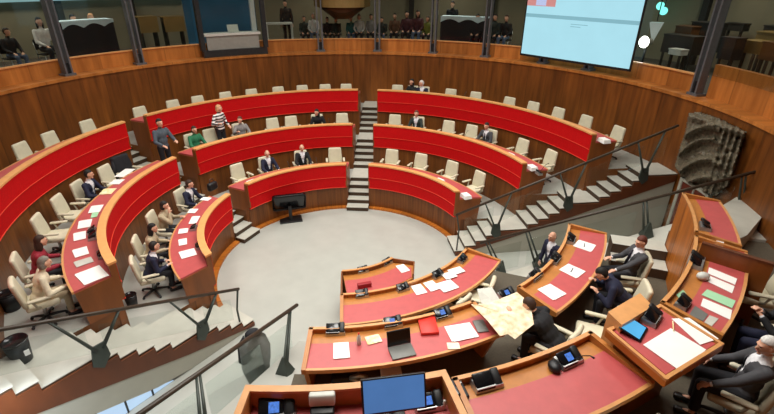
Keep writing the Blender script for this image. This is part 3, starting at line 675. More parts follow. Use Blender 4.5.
p = at(706, 228, zs3); terminal(p, cen(p), 'black microphone unit on the end desk below the carved relief', mic=False, s=1.1)
# wing desks
zw2, zw1 = 2.24-.179, 1.475-.179
for i, (px, py, w, d, m, kind) in enumerate([(125, 173, .5, .22, 'paper', 'wide white paper'), (117, 182, .28, .22, 'paper', 'white paper'), (108, 191.5, .3, .24, 'yellow_card', 'yellow tinted paper'), (96, 209, .34, .2, 'paper', 'white paper'), (95, 215, .22, .1, 'paper_green', 'green paper'),
        (85, 224, .34, .2, 'paper', 'white paper'), (80, 236, .32, .18, 'paper', 'white paper'), (81, 252, .30, .2, 'paper', 'white paper'), (84, 262, .2, .24, 'paper_grey', 'pale grey folder'), (92, 275, .42, .34, 'paper', 'large white paper')]):
    p = at(px, py, zw2+.004); sheet(p, cen(p)-6, w*1.12, d*1.15, m, f'{kind} on the middle wing desk, {ORD[i]} of ten from the narrow steps', 'paper')
for i, (px, py) in enumerate([(91, 232.5), (92, 238), (101, 256)]):
    p = at(px, py, zw2); terminal(p, cen(p), f'black microphone unit on the middle wing desk, {ORD[i]} from the narrow steps', mic=False)
p = at(108, 264, zw2); o = MB().lathe([(.035, 0), (.045, .1), (.042, .1), (.03, .01)], n=14).build('cup', 'yellow_card'); o.location = p; tag(o, 'pale yellow cup at the end of the middle wing desk', 'cup')
for i, (px, py, w, d) in enumerate([(206, 199, .2, .24), (193, 211, .24, .2), (194.5, 220, .4, .18), (183.5, 231, .24, .2), (183, 242, .3, .17), (188, 253.5, .32, .32)]):
    p = at(px, py, zw1+.004); sheet(p, cen(p)-4, w, d, 'paper', f'white paper on the lowest wing desk, {ORD[i]} of six from the narrow steps')
for i, (px, py) in enumerate([(193, 229), (198, 247.5)]):
    p = at(px, py, zw1); terminal(p, cen(p), f'microphone unit on the lowest wing desk, {ORD[i]} from the narrow steps', mic=False, s=.9)
p = at(213, 190, zw1); t = local_thing('handbag', 'black handbag on the lowest wing desk beside the man in navy', 'handbag', p, cen(p)); MB().rbox((0, 0, .12), (.32, .14, .24), .05, 2).build('body', 'black', t); MB().tube([(-.1, 0, .22), (-.06, 0, .33), (.06, 0, .33), (.1, 0, .22)], .01, 6).build('handle', 'black', t)
# loose things behind the far ledges
def ledge_row(nm, k, pts, where):
    for i, (px, py, kind) in enumerate(pts):
        z = ZT[k]-.218; a = pol(onwall(px, py, RR[k]+.3))[1]; p = P(RR[k]+.32, a, z)
        if kind == 'c':
            o = MB().lathe([(.03, 0), (.04, .115), (.037, .115), (.028, .01)], n=12).build('paper_cup', 'paper'); o.location = p; tag(o, f'white paper cup behind the {LV[k]} ledge of {where}, {ORD[i]} of its row', 'cup', 'paper cups')
        elif kind == 'p': 
            o = MB().box((0, 0, .045), (.3, .22, .09), taper=.85).build('document_pile', 'paper'); o.location = p; o.rotation_euler = (0, 0, face_rz(a+180)); tag(o, f'white document pile behind the {LV[k]} ledge of {where}, {ORD[i]} of its row', 'papers', 'document piles')
        else: terminal(p, a+180, f'small microphone unit behind the {LV[k]} ledge of {where}, {ORD[i]} of its row', mic=True, s=.8)
ledge_row('centre', 1, [(251, 173, 'p'), (260, 168.5, 'c'), (280, 165, 'c'), (291, 162, 't'), (311, 159, 'c'), (318, 158.5, 't'), (324.5, 158.6, 'p')], 'the back rows')
ledge_row('screen', 1, [(381, 159.5, 'c'), (401, 161.5, 'c'), (409, 164, 't'), (439.5, 172, 'p'), (466.5, 182.5, 'p')], 'the screen side')
ledge_row('screen', 2, [(439, 127, 'c'), (464, 135, 't'), (510, 147, 'p'), (533, 157, 'p'), (541, 160, 't')], 'the screen side')
ledge_row('centre', 2, [(205, 143, 'p'), (243, 127, 'c'), (262, 126, 'c'), (302, 122, 'c'), (330, 120, 't')], 'the back rows')
ledge_row('screen', 3, [(429, 88, 'c'), (464, 93, 't'), (606, 129, 'p')], 'the screen side')
# waste bins
def bin_(pos, label, sc=1):
    t = thing('waste_bin', label, 'bin', pos, 0, 'waste bins')
    MB().lathe([(.12*sc, .002), (.15*sc, .34*sc), (.135*sc, .34*sc), (.11*sc, .03)], n=18).build('body', 'black', t)
    MB().lathe([(.152*sc, .33*sc), (.158*sc, .345*sc), (.15*sc, .36*sc), (.134*sc, .345*sc)], n=18).build('rim', 'black_gloss', t); return t
p = at(23, 360, F2); t = bin_(p, 'black waste bin with white sticker at the end of the topmost wing bench', 1.12); v = (CAM-p); v.z = 0; v.normalize(); s_ = Vector((-v.y, v.x, 0))
MB().box(v*.15+s_*.08+Vector((0, 0, .2)), (.02, .07, .09), rot=Matrix.Rotation(math.atan2(v.y, v.x), 3, 'Z')).build('sticker', 'paper', t)
p = at(13, 309, FL[2]); bin_(p, 'black waste bin behind the woman in cream coat')
p = at(133, 306, FL[1]); bin_(p, 'small black waste bin behind the leaning man in navy', .8)
# bags on the platform
p = at(345, 379, F2+.15); p.z = F2; t = thing('shoulder_bag', 'black shoulder bag with silver clasp on the floor behind the middle desk', 'bag', p); MB().rbox((0, 0, .13), (.4, .2, .26), .06, 2).build('body', 'black', t); MB().tube([(.08, -.1, .27), (.2, -.13, .33), (.3, -.1, .27), (.2, -.11, .2), (.08, -.1, .27)], .035, 6).build('clasp', 'silver', t)
p = at(391, 374, F2+.3); p.z = F2; t = thing('document_case', 'upright black case with white lid on the floor behind the laptop', 'case', p); MB().rbox((0, 0, .16), (.28, .18, .30), .03, 2).build('body', 'cloth_black', t); MB().rbox((0, 0, .33), (.3, .19, .05), .02, 2).build('lid', 'paper', t)
# floor monitor
t = thing('floor_monitor', 'dark monitor on a flat foot standing on the empty floor before the lowest bench', 'monitor', at(291, 220, 0), face_rz(170))
mc = Vector((0, .0, .62)); rot = Matrix.Rotation(R_(-28), 3, 'X')
mat('monitor_face', (84, 112, 102), .15, .4, 3, spec=.8)
MB().rbox(mc, (1.0, .06, .66), .09, 3, rot=rot).build('casing', 'black_gloss', t); MB().rbox(mc+rot @ Vector((0, -.035, 0)), (.6, .01, .4), .004, 1, rot=rot).build('screen', 'monitor_face', t)
MB().box((0, .04, .25), (.1, .05, .5)).build('column', 'black', t); MB().rbox((0, 0, .02), (.68, .42, .035), .012, 2).build('foot', 'black', t)
for s in (-1, 1): pass
# jacket hanging on the balustrade
jt = at(252, 333, .95+.34); mat('jacket_cloth', (136, 142, 138), .8, .12, 9)
b = MB(); vs = []; nn_ = 14; levels = [(0, .13, .06), (-.12, .2, .09), (-.4, .22, .09), (-.75, .2, .08), (-1.0, .17, .06)]
b.lathe([(.06, 0), (.15, -.03), (.25, -.15), (.28, -.4), (.27, -.72), (.2, -1.05), (.1, -1.07)], n=18)
b.v = [(x*1.0+.02*math.sin(9*z), y*.45+.025*math.sin(6*math.atan2(y, x)+4*z), z) for x, y, z in b.v]
t = thing('hanging_jacket', 'long grey jacket hung over the brown rail of the balustrade', 'jacket', jt, R_(35)); b.build('body', 'jacket_cloth', t)
MB().tube([(-.12, .02, -.04), (-.2, .05, -.2), (-.24, .06, -.55)], [.05, .065, .05], 8).build('sleeve', 'cloth_black', t); MB().ell((0, 0, .0), (.13, .09, .07), 12, 8).build('collar', 'cloth_black', t)
# ------------------------------------------------------------------ carved relief on the wall
t = thing('carved_relief', 'large dark carved relief with stacked arches on the wood wall', 'sculpture')
RO = [(688, 113), (700, 111), (722, 119), (747, 131), (742, 146), (736, 168), (729, 186), (716, 197), (700, 193), (682, 180), (674, 166), (679, 148), (685, 130)]
def inside(x, y):
    c = False
    for i in range(len(RO)):
        (x0, y0), (x1, y1) = RO[i], RO[i-1]
        if (y0 > y) != (y1 > y) and x < (x1-x0)*(y-y0)/(y1-y0)+x0: c = not c
    return c
from mathutils import noise as _n
def relief_h(x, y):
    g = lambda d, w: math.exp(-(d/w)**2)
    hh = .10+.07*_n.noise(Vector((x*.22, y*.22, 1)))+.05*_n.noise(Vector((x*.6, y*.6, 5)))
    for ax, ay, wdt, drop in ((709, 138, 30, 16), (706, 159, 29, 15), (708, 126, 26, 12), (706, 177, 24, 9)):
        yc = ay+drop*((ax-x)/wdt)**2 if x < ax+6 else ay+(x-ax)*.4
        if x < 720:
            hh += .2*g(y-yc, 2.3)
            if 2.5 < y-yc < 12: hh += -.15+.06*math.cos((x-yc*.2)*1.05)
    top = 113+(x-690)*.33
    hh += .18*g(y-top-3, 3)
    q = x-(744-(y-131)*.32)
    if -22 < q < 2 and y > 127: hh += .08+.05*math.cos(q*.95)
    return max(.03, hh)
b = MB(); NX, NY = 78, 88; idx = {}
for j in range(NY+1):
    for i in range(NX+1):
        x, y = 673+75.0*i/NX, 110+88.0*j/NY
        if inside(x, y):
            ed = not all(inside(x+dx, y+dy) for dx, dy in ((1.6, 0), (-1.6, 0), (0, 1.6), (0, -1.6)))
            idx[i, j] = len(b.v); v = onwall(x, y, 8.945-(.015 if ed else relief_h(x, y))); b.v.append(tuple(v))
for j in range(NY):
    for i in range(NX):
        q = [(i, j), (i, j+1), (i+1, j+1), (i+1, j)]
        if all(w_ in idx for w_ in q): b.f.append(tuple(idx[w_] for w_ in q)); b.m.append(0); b.sm.append(True)
o = b.build('carving', 'relief', t, fix=False); md = o.modifiers.new('thick', 'SOLIDIFY'); md.thickness = .01

# black jacket over a wing chair
q = [c_ for c_ in seats if c_[0] == 'wing' and c_[1] == 2]; q = max(q, key=lambda c_: c_[2]); p = P(SEATR[2], q[2], FL[2])
t = thing('draped_jacket', 'black jacket draped over the wing chair next to the narrow steps', 'jacket', p, face_rz(q[2]+180))
def jf(p_): x, y, z = p_; return (x*(1+.15*z), y+.35*x*x+.02*math.sin(14*x), z+.02*math.sin(11*x))
MB().rbox((0, -.26, .76), (.52, .15, .50), .05, 3, rot=Matrix.Rotation(R_(9), 3, 'X'), fn=jf).build('body', 'cloth_black', t)
for sx in (-1, 1): MB().tube([(sx*.22, -.26, .94), (sx*.28, -.24, .7), (sx*.27, -.22, .45)], [.05, .06, .05], 8).build('sleeve', 'cloth_black', t)
# ------------------------------------------------------------------ gallery
GF = 4.1
owa = lambda x, y: pol(onwall(x, y, 9.24))[1]
PA = [owa(66, 67), owa(139, 58), -3.4, 10.7, 24.6, 37.6, 51.5, 62, PZ]
B0, B1 = owa(203, 56), owa(267, 55)
for i, a in enumerate(PA):
    p = P(9.24, a, 4.06)
    t = thing('steel_post', ['twin bladed steel post at the far end of the gallery beside the clothed table', 'twin bladed steel post between clothed table and tan desks', 'twin bladed steel post under the brown funnel housing', 'twin bladed steel post just beyond the brown funnel housing',
        'twin bladed steel post beside the pale blue banner table', 'twin bladed steel post beside the projection screen', 'twin bladed steel post behind the projection screen near its middle', 'twin bladed steel post behind the outer edge of the projection screen', 'twin bladed steel post above the carved relief'][i], 'post', p, face_rz(a), 'gallery posts')
    for s in (-1, 1):
        MB().box((s*.085, 0, 1.82), (.05, .22, 3.64), taper=1).build('blade', 'steel_post', t)
    MB().box((0, .02, .03), (.34, .3, .06)).build('base_plate', 'steel_post', t); MB().box((0, 0, .2), (.14, .12, .3)).build('clamp', 'black', t)
for a0, a1 in zip([-80]+PA[:2]+[B1]+PA[2:], PA[:2]+[B0]+[-3.4]+PA[3:]+[112]):
    struct(MB().sweep([(9.3, 4.6), (9.3, 7.6), (9.31, 7.6), (9.31, 4.6)], a0+.8, a1-.8, n=4).build('window_gallery', 'gallery_glass'))
# lit strip above the gallery
struct(MB().sweep([(12.9, 5.93), (12.9, 6.05), (13.1, 6.05), (13.1, 5.93)], -75, -28, n=16).build('trim_light', 'lamp_strip'))
for a in (-63, -48, -37, 16, 32, 68):
    struct(MB().sweep([(13.0, 4.1), (13.0, 7.7), (13.19, 7.7), (13.19, 4.1)], a-.45, a+.45, n=1).build('pillar', 'gallery_dark'))
# interpreters' booth
t = thing('glass_booth', 'glazed dark framed booth with a pale counter standing in the gallery', 'booth')
e = lambda r0, r1, z0, z1: [(r0, z0), (r0, z1), (r1, z1), (r1, z0)]
MB().sweep(e(9.05, 9.3, 4.065, 4.3), B0, B1+.1).build('sill', 'steel_dark', t)
MB().sweep(e(9.15, 9.2, 4.3, 4.78), B0+1.2, B1-1.6).build('front_panel', 'grey_plastic', t)
MB().sweep(e(9.1, 9.6, 4.78, 4.86), B0+.8, B1-1.1).build('counter', 'light_plastic', t)
MB().sweep(e(10.9, 10.95, 4.3, 6.8), B0+.3, B1-.1).build('back_panel', 'booth_glow', t)
for a in (B0+.1, B1-.1): MB().sweep(e(9.05, 9.25, 4.3, 6.8), a-.5, a+.5, n=1).build('jamb', 'steel_dark', t)
MB().sweep(e(9.25, 9.45, 4.3, 6.8), B1-2.7, B1-1.7, n=1).build('jamb', 'clear_plastic', t)
MB().sweep(e(9.22, 9.23, 4.86, 6.8), B0+.7, B1-.7).build('glass_pane', 'gallery_glass', t)
p = P(9.4, (B0+B1)/2+.6, 4.865); laptop(p, (B0+B1)/2, 'open laptop with pale lid on the booth counter', 'light_plastic', 'light_plastic', w=.4)
# funnel housing
t = thing('funnel_housing', 'brown funnel shaped housing hanging over the gallery', 'light housing', P(10.0, 2.2, 0), face_rz(2.2))
MB().lathe([(1.13, 5.68), (1.13, 6.6)], n=28, sm=False).build('collar', 'tan_panel', t)
MB().lathe([(.34, 5.22), (1.0, 5.68)], n=28).build('funnel', 'bark_brown', t); MB().lathe([(.06, 6.6), (.06, 7.7)], n=10).build('hanger', 'steel_dark', t)
# tables
def gtable(a0, a1, r, zt, label, kind):
    t = thing('draped_table' if kind != 'frame' else 'frame_table', label, 'table', (0, 0, 0))
    if kind == 'frame':
        for a in (a0, a1): MB().sweep(e(r, r+.05, GF+.003, zt), a-.13, a+.13, n=1).build('leg', 'light_plastic', t)
        MB().sweep(e(r, r+.6, zt, zt+.05), a0-.13, a1+.13).build('tabletop', 'light_plastic', t)
        for a in (a0, a1): MB().sweep(e(r+.5, r+.55, GF+.003, zt), a-.13, a+.13, n=1).build('leg', 'light_plastic', t)
    else:
        MB().sweep(e(r, r+.6, zt-.03, zt), a0, a1).build('tabletop', 'white_cloth', t)
        b = MB(); n = 36
        vs = []
        for i in range(n+1):
            a = a0+(a1-a0)*i/n; w = abs(math.sin(math.pi*2.5*i/n)); vs += [P(r-.02, a, zt+.005), P(r-.03, a, zt-.10-.12*(1-w))]
        b.add(vs, [(2*i, 2*i+1, 2*i+3, 2*i+2) for i in range(n)]); o = b.build('valance', 'white_cloth', t); m_ = o.modifiers.new('thick', 'SOLIDIFY'); m_.thickness = .012
        MB().sweep(e(r, r+.02, GF+.15, zt-.04), a0, a1).build('skirt', 'cloth_black', t)
        for a in (a0+.4, a1-.4): MB().sweep(e(r+.05, r+.1, GF+.003, zt-.03), a-.15, a+.15, n=1).build('leg', 'silver', t)
def gpt(px, py, r=10.4): v = onwall(px, py, r); q = pol(v); return q[1], v.z
a0, z = gpt(60, 22); a1, _ = gpt(113, 21); gtable(a0, a1, 10.4, z, 'long table with pale cloth and black skirt at the far gallery end', 'd')
a0, z = gpt(441, 16); a1, _ = gpt(488, 16); gtable(a0, a1, 10.4, z, 'long table with pale blue cloth between two gallery posts by the screen', 'd')
a0, z = gpt(267, 25); a1, _ = gpt(292, 25); gtable(a0, a1, 10.4, z, 'small white framed table beside the glazed booth', 'f' if 0 else 'frame')
for i, (x0, x1, y0, y1) in enumerate([(137, 161, 18, 32), (162, 187, 18, 31)]):
    a0, z1 = gpt(x0, y0); a1, z0 = gpt(x1, y1)
    t = thing('tan_desk', ('tan fronted gallery desk beside the steel post', 'tan fronted gallery desk beside the glazed booth')[i], 'desk')
    MB().sweep(e(10.4, 10.44, z0, z1), a0+.2, a1-.2).build('front_panel', 'tan_panel', t); MB().sweep(e(10.4, 10.95, z1, z1+.03), a0+.2, a1-.2).build('desktop', 'tan_panel', t)
    for a in (a0+.6, a1-.6): MB().sweep(e(10.5, 10.9, GF+.003, z1), a-.12, a+.12, n=1).build('leg', 'gallery_dark', t)
# far side things
a, z = gpt(644, 42, 10.2)
t = thing('spotlight', 'round white spotlight glaring beside the projection screen', 'spotlight', P(10.2, a, z), face_rz(a+180))
MB().tube([(0, -.3, 0), (0, -.02, 0), (0, 0, 0)], [.1, .14, .14], 16).build('housing', 'grey_plastic', t); MB().ell((0, .0, 0), (.17, .03, .17), 16, 8).build('lens', 'lamp', t)  # glowing lens made wider than its housing to stand in for the glare halo
MB().tube([(0, -.15, -.15), (0, -.15, GF-z)], .035, 8).build('stand', 'steel_dark', t); MB().lathe([(.3, GF-z+.003), (.3, GF-z+.04)], c=(0, -.15, 0), n=16).build('stand_base', 'steel_dark', t)
a, z = gpt(655, 30, 10.6)
t = thing('paper_lantern', 'pale wedge shaped lamp shade behind the round spotlight', 'lamp', P(10.6, a, z)); MB().lathe([(.03, -.33), (.24, .22)], n=4, sm=False).build('shade', 'shade_glow', t); MB().tube([(0, 0, .25), (0, 0, 7.7-z)], .015, 6).build('cord', 'black', t)
for i, (px, py) in enumerate([(660.5, 6), (663.5, 11)]):
    a, z = gpt(px, py, 12.6); t = thing('hanging_lamp', ('upper teal glowing lamp above the round spotlight', 'lower teal glowing lamp above the round spotlight')[i], 'lamp', P(12.6, a, z)); MB().ell((0, 0, 0), (.13, .13, .13), 12, 8).build('bulb', 'lamp_teal', t); MB().tube([(0, 0, .1), (0, 0, 7.7-z)], .015, 6).build('cord', 'black', t)
def gbox(px0, px1, py0, py1, r, dr, m, name, label, cat, legs=True):
    a0, z1 = gpt(px0, py0, r); a1, z0 = gpt(px1, py1, r); z0_ = gpt((px0+px1)/2, py1, r)[1]; z1_ = gpt((px0+px1)/2, py0, r)[1]
    t = thing(name, label, cat)
    MB().sweep(e(r, r+dr, z0_, z1_), a0, a1).build('body', m, t); MB().sweep(e(r-.02, r+dr, z1_, z1_+.03), a0-.1, a1+.1).build('top', m, t)
    if legs and z0_ > GF+.06:
        for a in (a0+.3, a1-.3): MB().sweep(e(r+.05, r+.1, GF+.003, z0_), a-.15, a+.15, n=1).build('leg', 'gallery_dark', t)
gbox(676, 690, 27, 36, 11.4, .5, 'bark_brown', 'gallery_bench', 'brown gallery seat back beside the round spotlight', 'seat')
gbox(692, 709, 23, 52, 11.8, .5, 'gallery_dark', 'gallery_bench', 'tall dark gallery seat beside the steel post', 'seat')
gbox(664, 690, 36, 54, 10.9, .5, 'gallery_dark', 'gallery_bench', 'low dark gallery seat next to the white bar by the spotlight', 'seat')
gbox(669, 680, 50, 55, 10.2, .3, 'light_plastic', 'white_case', 'small white case in the gallery near the spotlight', 'case')
gbox(722, 730, 38, 60, 10.6, .35, 'black', 'speaker_cabinet', 'black narrow cabinet just beyond the steel post above the relief', 'cabinet')
gbox(727, 742, 24, 31, 12.6, .3, 'gallery_dark', 'wall_box', 'dark box fixed on the gallery wall above the tan bench', 'box')
gbox(744, 763, 42, 54, 11.2, .5, 'tan_panel', 'tan_bench', 'tan bench panel near the dark gallery seats', 'bench')
gbox(757, 774, 33, 42, 11.9, .5, 'tan_panel', 'tan_bench', 'tan bench panel higher up behind the other one', 'bench')
gbox(764, 785, 27, 34, 12.4, .4, 'gallery_dark', 'gallery_bench', 'dark gallery seat above the tan benches', 'seat')
gbox(763, 785, 44, 62, 11.0, .5, 'bark_brown', 'gallery_bench', 'brown gallery seat below the tan benches', 'seat')
# projection screen
a_, b_ = at(521, 54, 4.33), at(629.5, 67, 4.42); b_.z = a_.z = 4.36
d = (b_-a_); wd = d.length; u_ = d.normalized(); nrm = Vector((u_.y, -u_.x, 0))
if nrm.dot(CAM-a_) < 0: nrm = -nrm
hh = 2.45
t = thing('projection_screen', 'large bright projection screen showing a document page', 'screen')
MB().slab([a_, b_, b_+Vector((0, 0, hh)), a_+Vector((0, 0, hh))], -nrm, .02).build('screen_surface', 'screen_page', t)
def strip(x0, x1, z0, z1, m, nm, o=.006): return MB().slab([a_+u_*wd*x0+Vector((0, 0, z0))+nrm*.001, a_+u_*wd*x1+Vector((0, 0, z0))+nrm*.001, a_+u_*wd*x1+Vector((0, 0, z1))+nrm*.001, a_+u_*wd*x0+Vector((0, 0, z1))+nrm*.001], nrm, o).build(nm, m, t)
strip(.0, 1, 1.20, 1.31, 'screen_line', 'toolbar_band'); strip(.0, .28, 1.55, 1.9, 'screen_banner', 'page_banner'); strip(.09, .19, 1.57, 1.88, 'screen_logo', 'banner_emblem', .012)
strip(.45, .60, 1.07, 1.09, 'screen_line', 'text_line'); strip(.45, .54, 1.0, 1.02, 'screen_line', 'text_line')
for nm_, x0, x1, z0, z1 in (('bottom_bar', -.01, 1.01, -.07, 0), ('side_bar', -.012, 0, -.07, hh), ('side_bar', 1.0, 1.012, -.07, hh)):
    MB().slab([a_+u_*wd*x0+Vector((0, 0, z0)), a_+u_*wd*x1+Vector((0, 0, z0)), a_+u_*wd*x1+Vector((0, 0, z1)), a_+u_*wd*x0+Vector((0, 0, z1))], -nrm, .05).build(nm_, 'black', t)
for f in (.2, .8): MB().tube([a_+u_*wd*f+Vector((0, 0, hh)), a_+u_*wd*f+Vector((0, 0, 9.4-4.36))], .03, 6).build('hanger', 'steel_dark', t)
# ------------------------------------------------------------------ people
SK = [mat('skin_light', (222, 170, 142), .5, .05, 20), mat('skin_warm', (204, 146, 116), .5, .05, 20)]
for n_, c_ in dict(navy=(26, 30, 56), suit_black=(20, 20, 24), suit_grey=(70, 70, 74), grey_blue=(78, 88, 98), cream=(226, 212, 184), wine=(150, 36, 52), green=(44, 122, 84), beige_coat=(186, 170, 140), dark_brown=(46, 34, 30),
        shirt=(232, 232, 236), shirt_pink=(226, 196, 200), teal=(36, 104, 104), maroon=(74, 34, 44), brown_top=(92, 62, 44), olive=(112, 116, 44), jeans=(84, 100, 124), trouser=(32, 32, 38), patterned=(140, 136, 134), dark_green=(40, 50, 46), white_top=(216, 214, 210)).items():
    mat('cl_'+n_, c_, .8, .1, 18, bump=.15)
mat('cl_striped', (232, 230, 226), .8, .0, 1)
nt = M['cl_striped'].node_tree; bs = nt.nodes['Principled BSDF']; wv = nt.nodes.new('ShaderNodeTexWave'); wv.bands_direction = 'Z'; wv.inputs['Scale'].default_value = 3.2; wv.inputs['Distortion'].default_value = 1
tcn = [n for n in nt.nodes if n.type == 'TEX_COORD'][0]; nt.links.new(tcn.outputs['Object'], wv.inputs[0]); cr = nt.nodes.new('ShaderNodeValToRGB'); cr.color_ramp.interpolation = 'CONSTANT'; cr.color_ramp.elements[0].color = lin((28, 28, 32)); cr.color_ramp.elements[1].color = lin((236, 232, 228)); cr.color_ramp.elements[1].position = .42
nt.links.new(wv.outputs[0], cr.inputs[0]); nt.links.new(cr.outputs[0], bs.inputs['Base Color'])
for n_, c_ in dict(black=(20, 17, 16), brown=(58, 36, 24), dark=(34, 26, 22), blond=(214, 160, 116), grey=(128, 120, 110), white=(222, 220, 216), red=(96, 48, 36)).items(): mat('hair_'+n_, c_, .7, .2, 40)
mat('eye', (30, 24, 22), .2, .1, 9); mat('lip', (170, 90, 84), .5, .05, 9); mat('shoe', (24, 22, 22), .35, .1, 9); mat('tie_dark', (40, 36, 52), .6, .1, 30)
def ik(S, T, l1, l2, pole):
    d = T-S; L = min(d.length, (l1+l2)*.995); d.normalize(); T2 = S+d*L
    a = (l1*l1-l2*l2+L*L)/(2*L); hgt = math.sqrt(max(0, l1*l1-a*a)); pl = (pole-d*pole.dot(d)).normalized()
    return S+d*a+pl*hgt, T2
def remesh(mb, vox, smooth=4):
    me = mb.mesh('tmp', 'black', False); o = bpy.data.objects.new('tmp', me); C.objects.link(o)
    m = o.modifiers.new('r', 'REMESH'); m.mode = 'VOXEL'; m.voxel_size = vox; m.use_smooth_shade = True
    s = o.modifiers.new('s', 'SMOOTH'); s.factor = .5; s.iterations = smooth
    dg = bpy.context.evaluated_depsgraph_get(); r = bpy.data.meshes.new_from_object(o.evaluated_get(dg), depsgraph=dg)
    bpy.data.objects.remove(o); bpy.data.meshes.remove(me); r.materials.clear(); return r
def obj(name, me, mats, parent):
    for m in mats: me.materials.append(M[m])
    for p in me.polygons: p.use_smooth = True
    o = bpy.data.objects.new(name, me); C.objects.link(o); o.parent = parent; return o
def person(label, pos, az, pose='sit', lean=8, roll=0, turn=0, nod=0, hands=None, top='navy', legs='trouser', shirt='shirt', hair='brown', style='short', suit=True, tie=None, skin=0, vox=.012, face=True, group=None, seat=.50, build=1.0, curl=.9, elbow_out=.5, height=1.0):
    if not suit and shirt == 'shirt': shirt = top
    t = thing('person', label, 'person', pos, face_rz(az), group)
    X, Y, Z = Vector((1, 0, 0)), Vector((0, 1, 0)), Vector((0, 0, 1))
    ph = (seat+.10) if pose == 'sit' else .93
    pel = Vector((0, -.02 if pose == 'sit' else 0, ph)); Rl = Matrix.Rotation(R_(-lean), 3, 'X') @ Matrix.Rotation(R_(roll), 3, 'Y')
    tp = lambda x, y, z: pel+Rl @ Vector((x, y, z))
    sh = [tp(s*.175*build, -.01, .44) for s in (-1, 1)]; nk = tp(0, -.01, .50)
    Rh = Matrix.Rotation(R_(-turn), 3, 'Z') @ Matrix.Rotation(R_(-(lean*.55+nod)), 3, 'X') @ Matrix.Rotation(R_(roll*.6), 3, 'Y')
    hb = nk+(Rl @ Vector((0, .01, .07))); hc = hb+Rh @ Vector((0, .03, .115)); hp = lambda x, y, z: hc+Rh @ Vector((x, y, z))
    hands = hands or ([Vector((-.2, .40, seat+.26)), Vector((.2, .40, seat+.26))] if pose == 'sit' else [Vector((-.24, .08, .80)), Vector((.24, .08, .80))])
    el, wr = [], []
    for i, s in enumerate((-1, 1)):
        q = ik(sh[i], Vector(hands[i]), .29, .255, Vector((s*elbow_out, -.35, -.8))); el.append(q[0]); wr.append(q[1])
    hips = [pel+Vector((s*.095*build, 0, -.03)) for s in (-1, 1)]
    if pose == 'sit': kn = [Vector((s*.12, .40, seat+.06)) for s in (-1, 1)]; an = [Vector((s*.12, .38, .09)) for s in (-1, 1)]
    else: kn = [Vector((s*.10, .03, .49)) for s in (-1, 1)]; an = [Vector((s*.10, -.01, .09)) for s in (-1, 1)]
    seg = []     # (a, b, radius, tag)   tag 0 skin, 1 shirt
    b = MB()
    def T(a, b_, r0, r1, tag_=0): b.tube([a, a.lerp(b_, .5), b_], [r0, (r0+r1)/2*1.02, r1], 10); b.ell(a, (r0,)*3, 8, 6); b.ell(b_, (r1,)*3, 8, 6); seg.append((a, b_, (r0+r1)/2, tag_))
    B = build
    b.ell(tp(0, 0, 0), (.155*B, .115*B, .12), 12, 8, rot=Rl); b.ell(tp(0, .01*B, .17), (.135*B, .105*B, .17), 12, 8, rot=Rl); b.ell(tp(0, 0, .36), (.160*B, .112*B, .17), 12, 8, rot=Rl)
    seg.append((tp(0, 0, -.05), tp(0, 0, .45), .14, 1)); T(sh[0]*.75+nk*.25-Rl @ Z*.03, sh[1]*.75+nk*.25-Rl @ Z*.03, .062, .062, 1)
    T(nk, hb+Rh @ Vector((0, .01, .03)), .052, .05)
    def hd(p):
        x, y, z = p
        if z < 0: x *= 1-.35*(-z/.12)**1.4; y = y*(1-.12*(-z/.12)) + .012*(-z/.12)
        return (x, y, z)
    b.ell(hc, (.076, .094, .118), 16, 12, rot=Rh, fn=hd); seg.append((hp(0, 0, -.05), hp(0, 0, .05), .08, 0))
    b.tube([hp(0, .088, .022), hp(0, .112, -.018), hp(0, .098, -.03)], [.009, .016, .011], 6); b.ell(hp(0, .082, .035), (.055, .02, .012), 8, 6, rot=Rh); b.ell(hp(0, .084, -.056), (.024, .014, .011), 8, 6, rot=Rh); b.ell(hp(0, .074, -.095), (.026, .022, .02), 8, 6, rot=Rh)
    for s in (-1, 1): b.ell(hp(s*.078, -.005, -.002), (.012, .022, .034), 8, 6, rot=Rh)
    for i, s in enumerate((-1, 1)):
        T(sh[i], el[i], .05*B, .042, 1); T(el[i], wr[i], .041, .028, 1)
        f = (wr[i]-el[i]).normalized()
        dn = Vector((0, 0, -1)); dn = (dn-f*dn.dot(f)); dn = dn.normalized() if dn.length > .1 else Vector((0, -1, 0)); sd = f.cross(dn).normalized()*(-1 if True else 1)
        thumb = sd if (sd.x*s < 0) else -sd
        pc_ = wr[i]+f*.055; rot = Matrix((sd, f, -dn)).transposed()
        b.ell(pc_, (.042, .056, .018), 10, 8, rot=rot); seg.append((wr[i]+f*.012, pc_+f*.12, .035, 0))
        for j, (o, L) in enumerate(((-.030, .062), (-.010, .072), (.010, .068), (.029, .052))):
            r0 = pc_+thumb*(-o)+f*.040; a1 = curl*.45; k1 = r0+(f*math.cos(a1)+dn*math.sin(a1))*L*.5; a2 = curl; k2 = k1+(f*math.cos(a2)+dn*math.sin(a2))*L*.55
            b.tube([r0, k1, k2], [.0105, .0095, .008], 6); b.ell(k2, (.008,)*3, 6, 4)
        r0 = pc_+thumb*.032-f*.02; k1 = r0+(thumb*.75+f*.6).normalized()*.036+dn*.008; k2 = k1+(f*.9+thumb*.2+dn*.3).normalized()*.032; b.tube([r0, k1, k2], [.014, .011, .009], 6); b.ell(k2, (.009,)*3, 6, 4)
        T(hips[i], kn[i], .075*B, .055); T(kn[i], an[i], .05, .036)
        toe = Vector((0, .16, -.055)); T(an[i]+Vector((0, 0, -.02)), an[i]+toe, .035, .028)
    me = remesh(b, vox); body = obj('body', me, ['skin_light' if skin == 0 else 'skin_warm', 'cl_'+shirt], t)
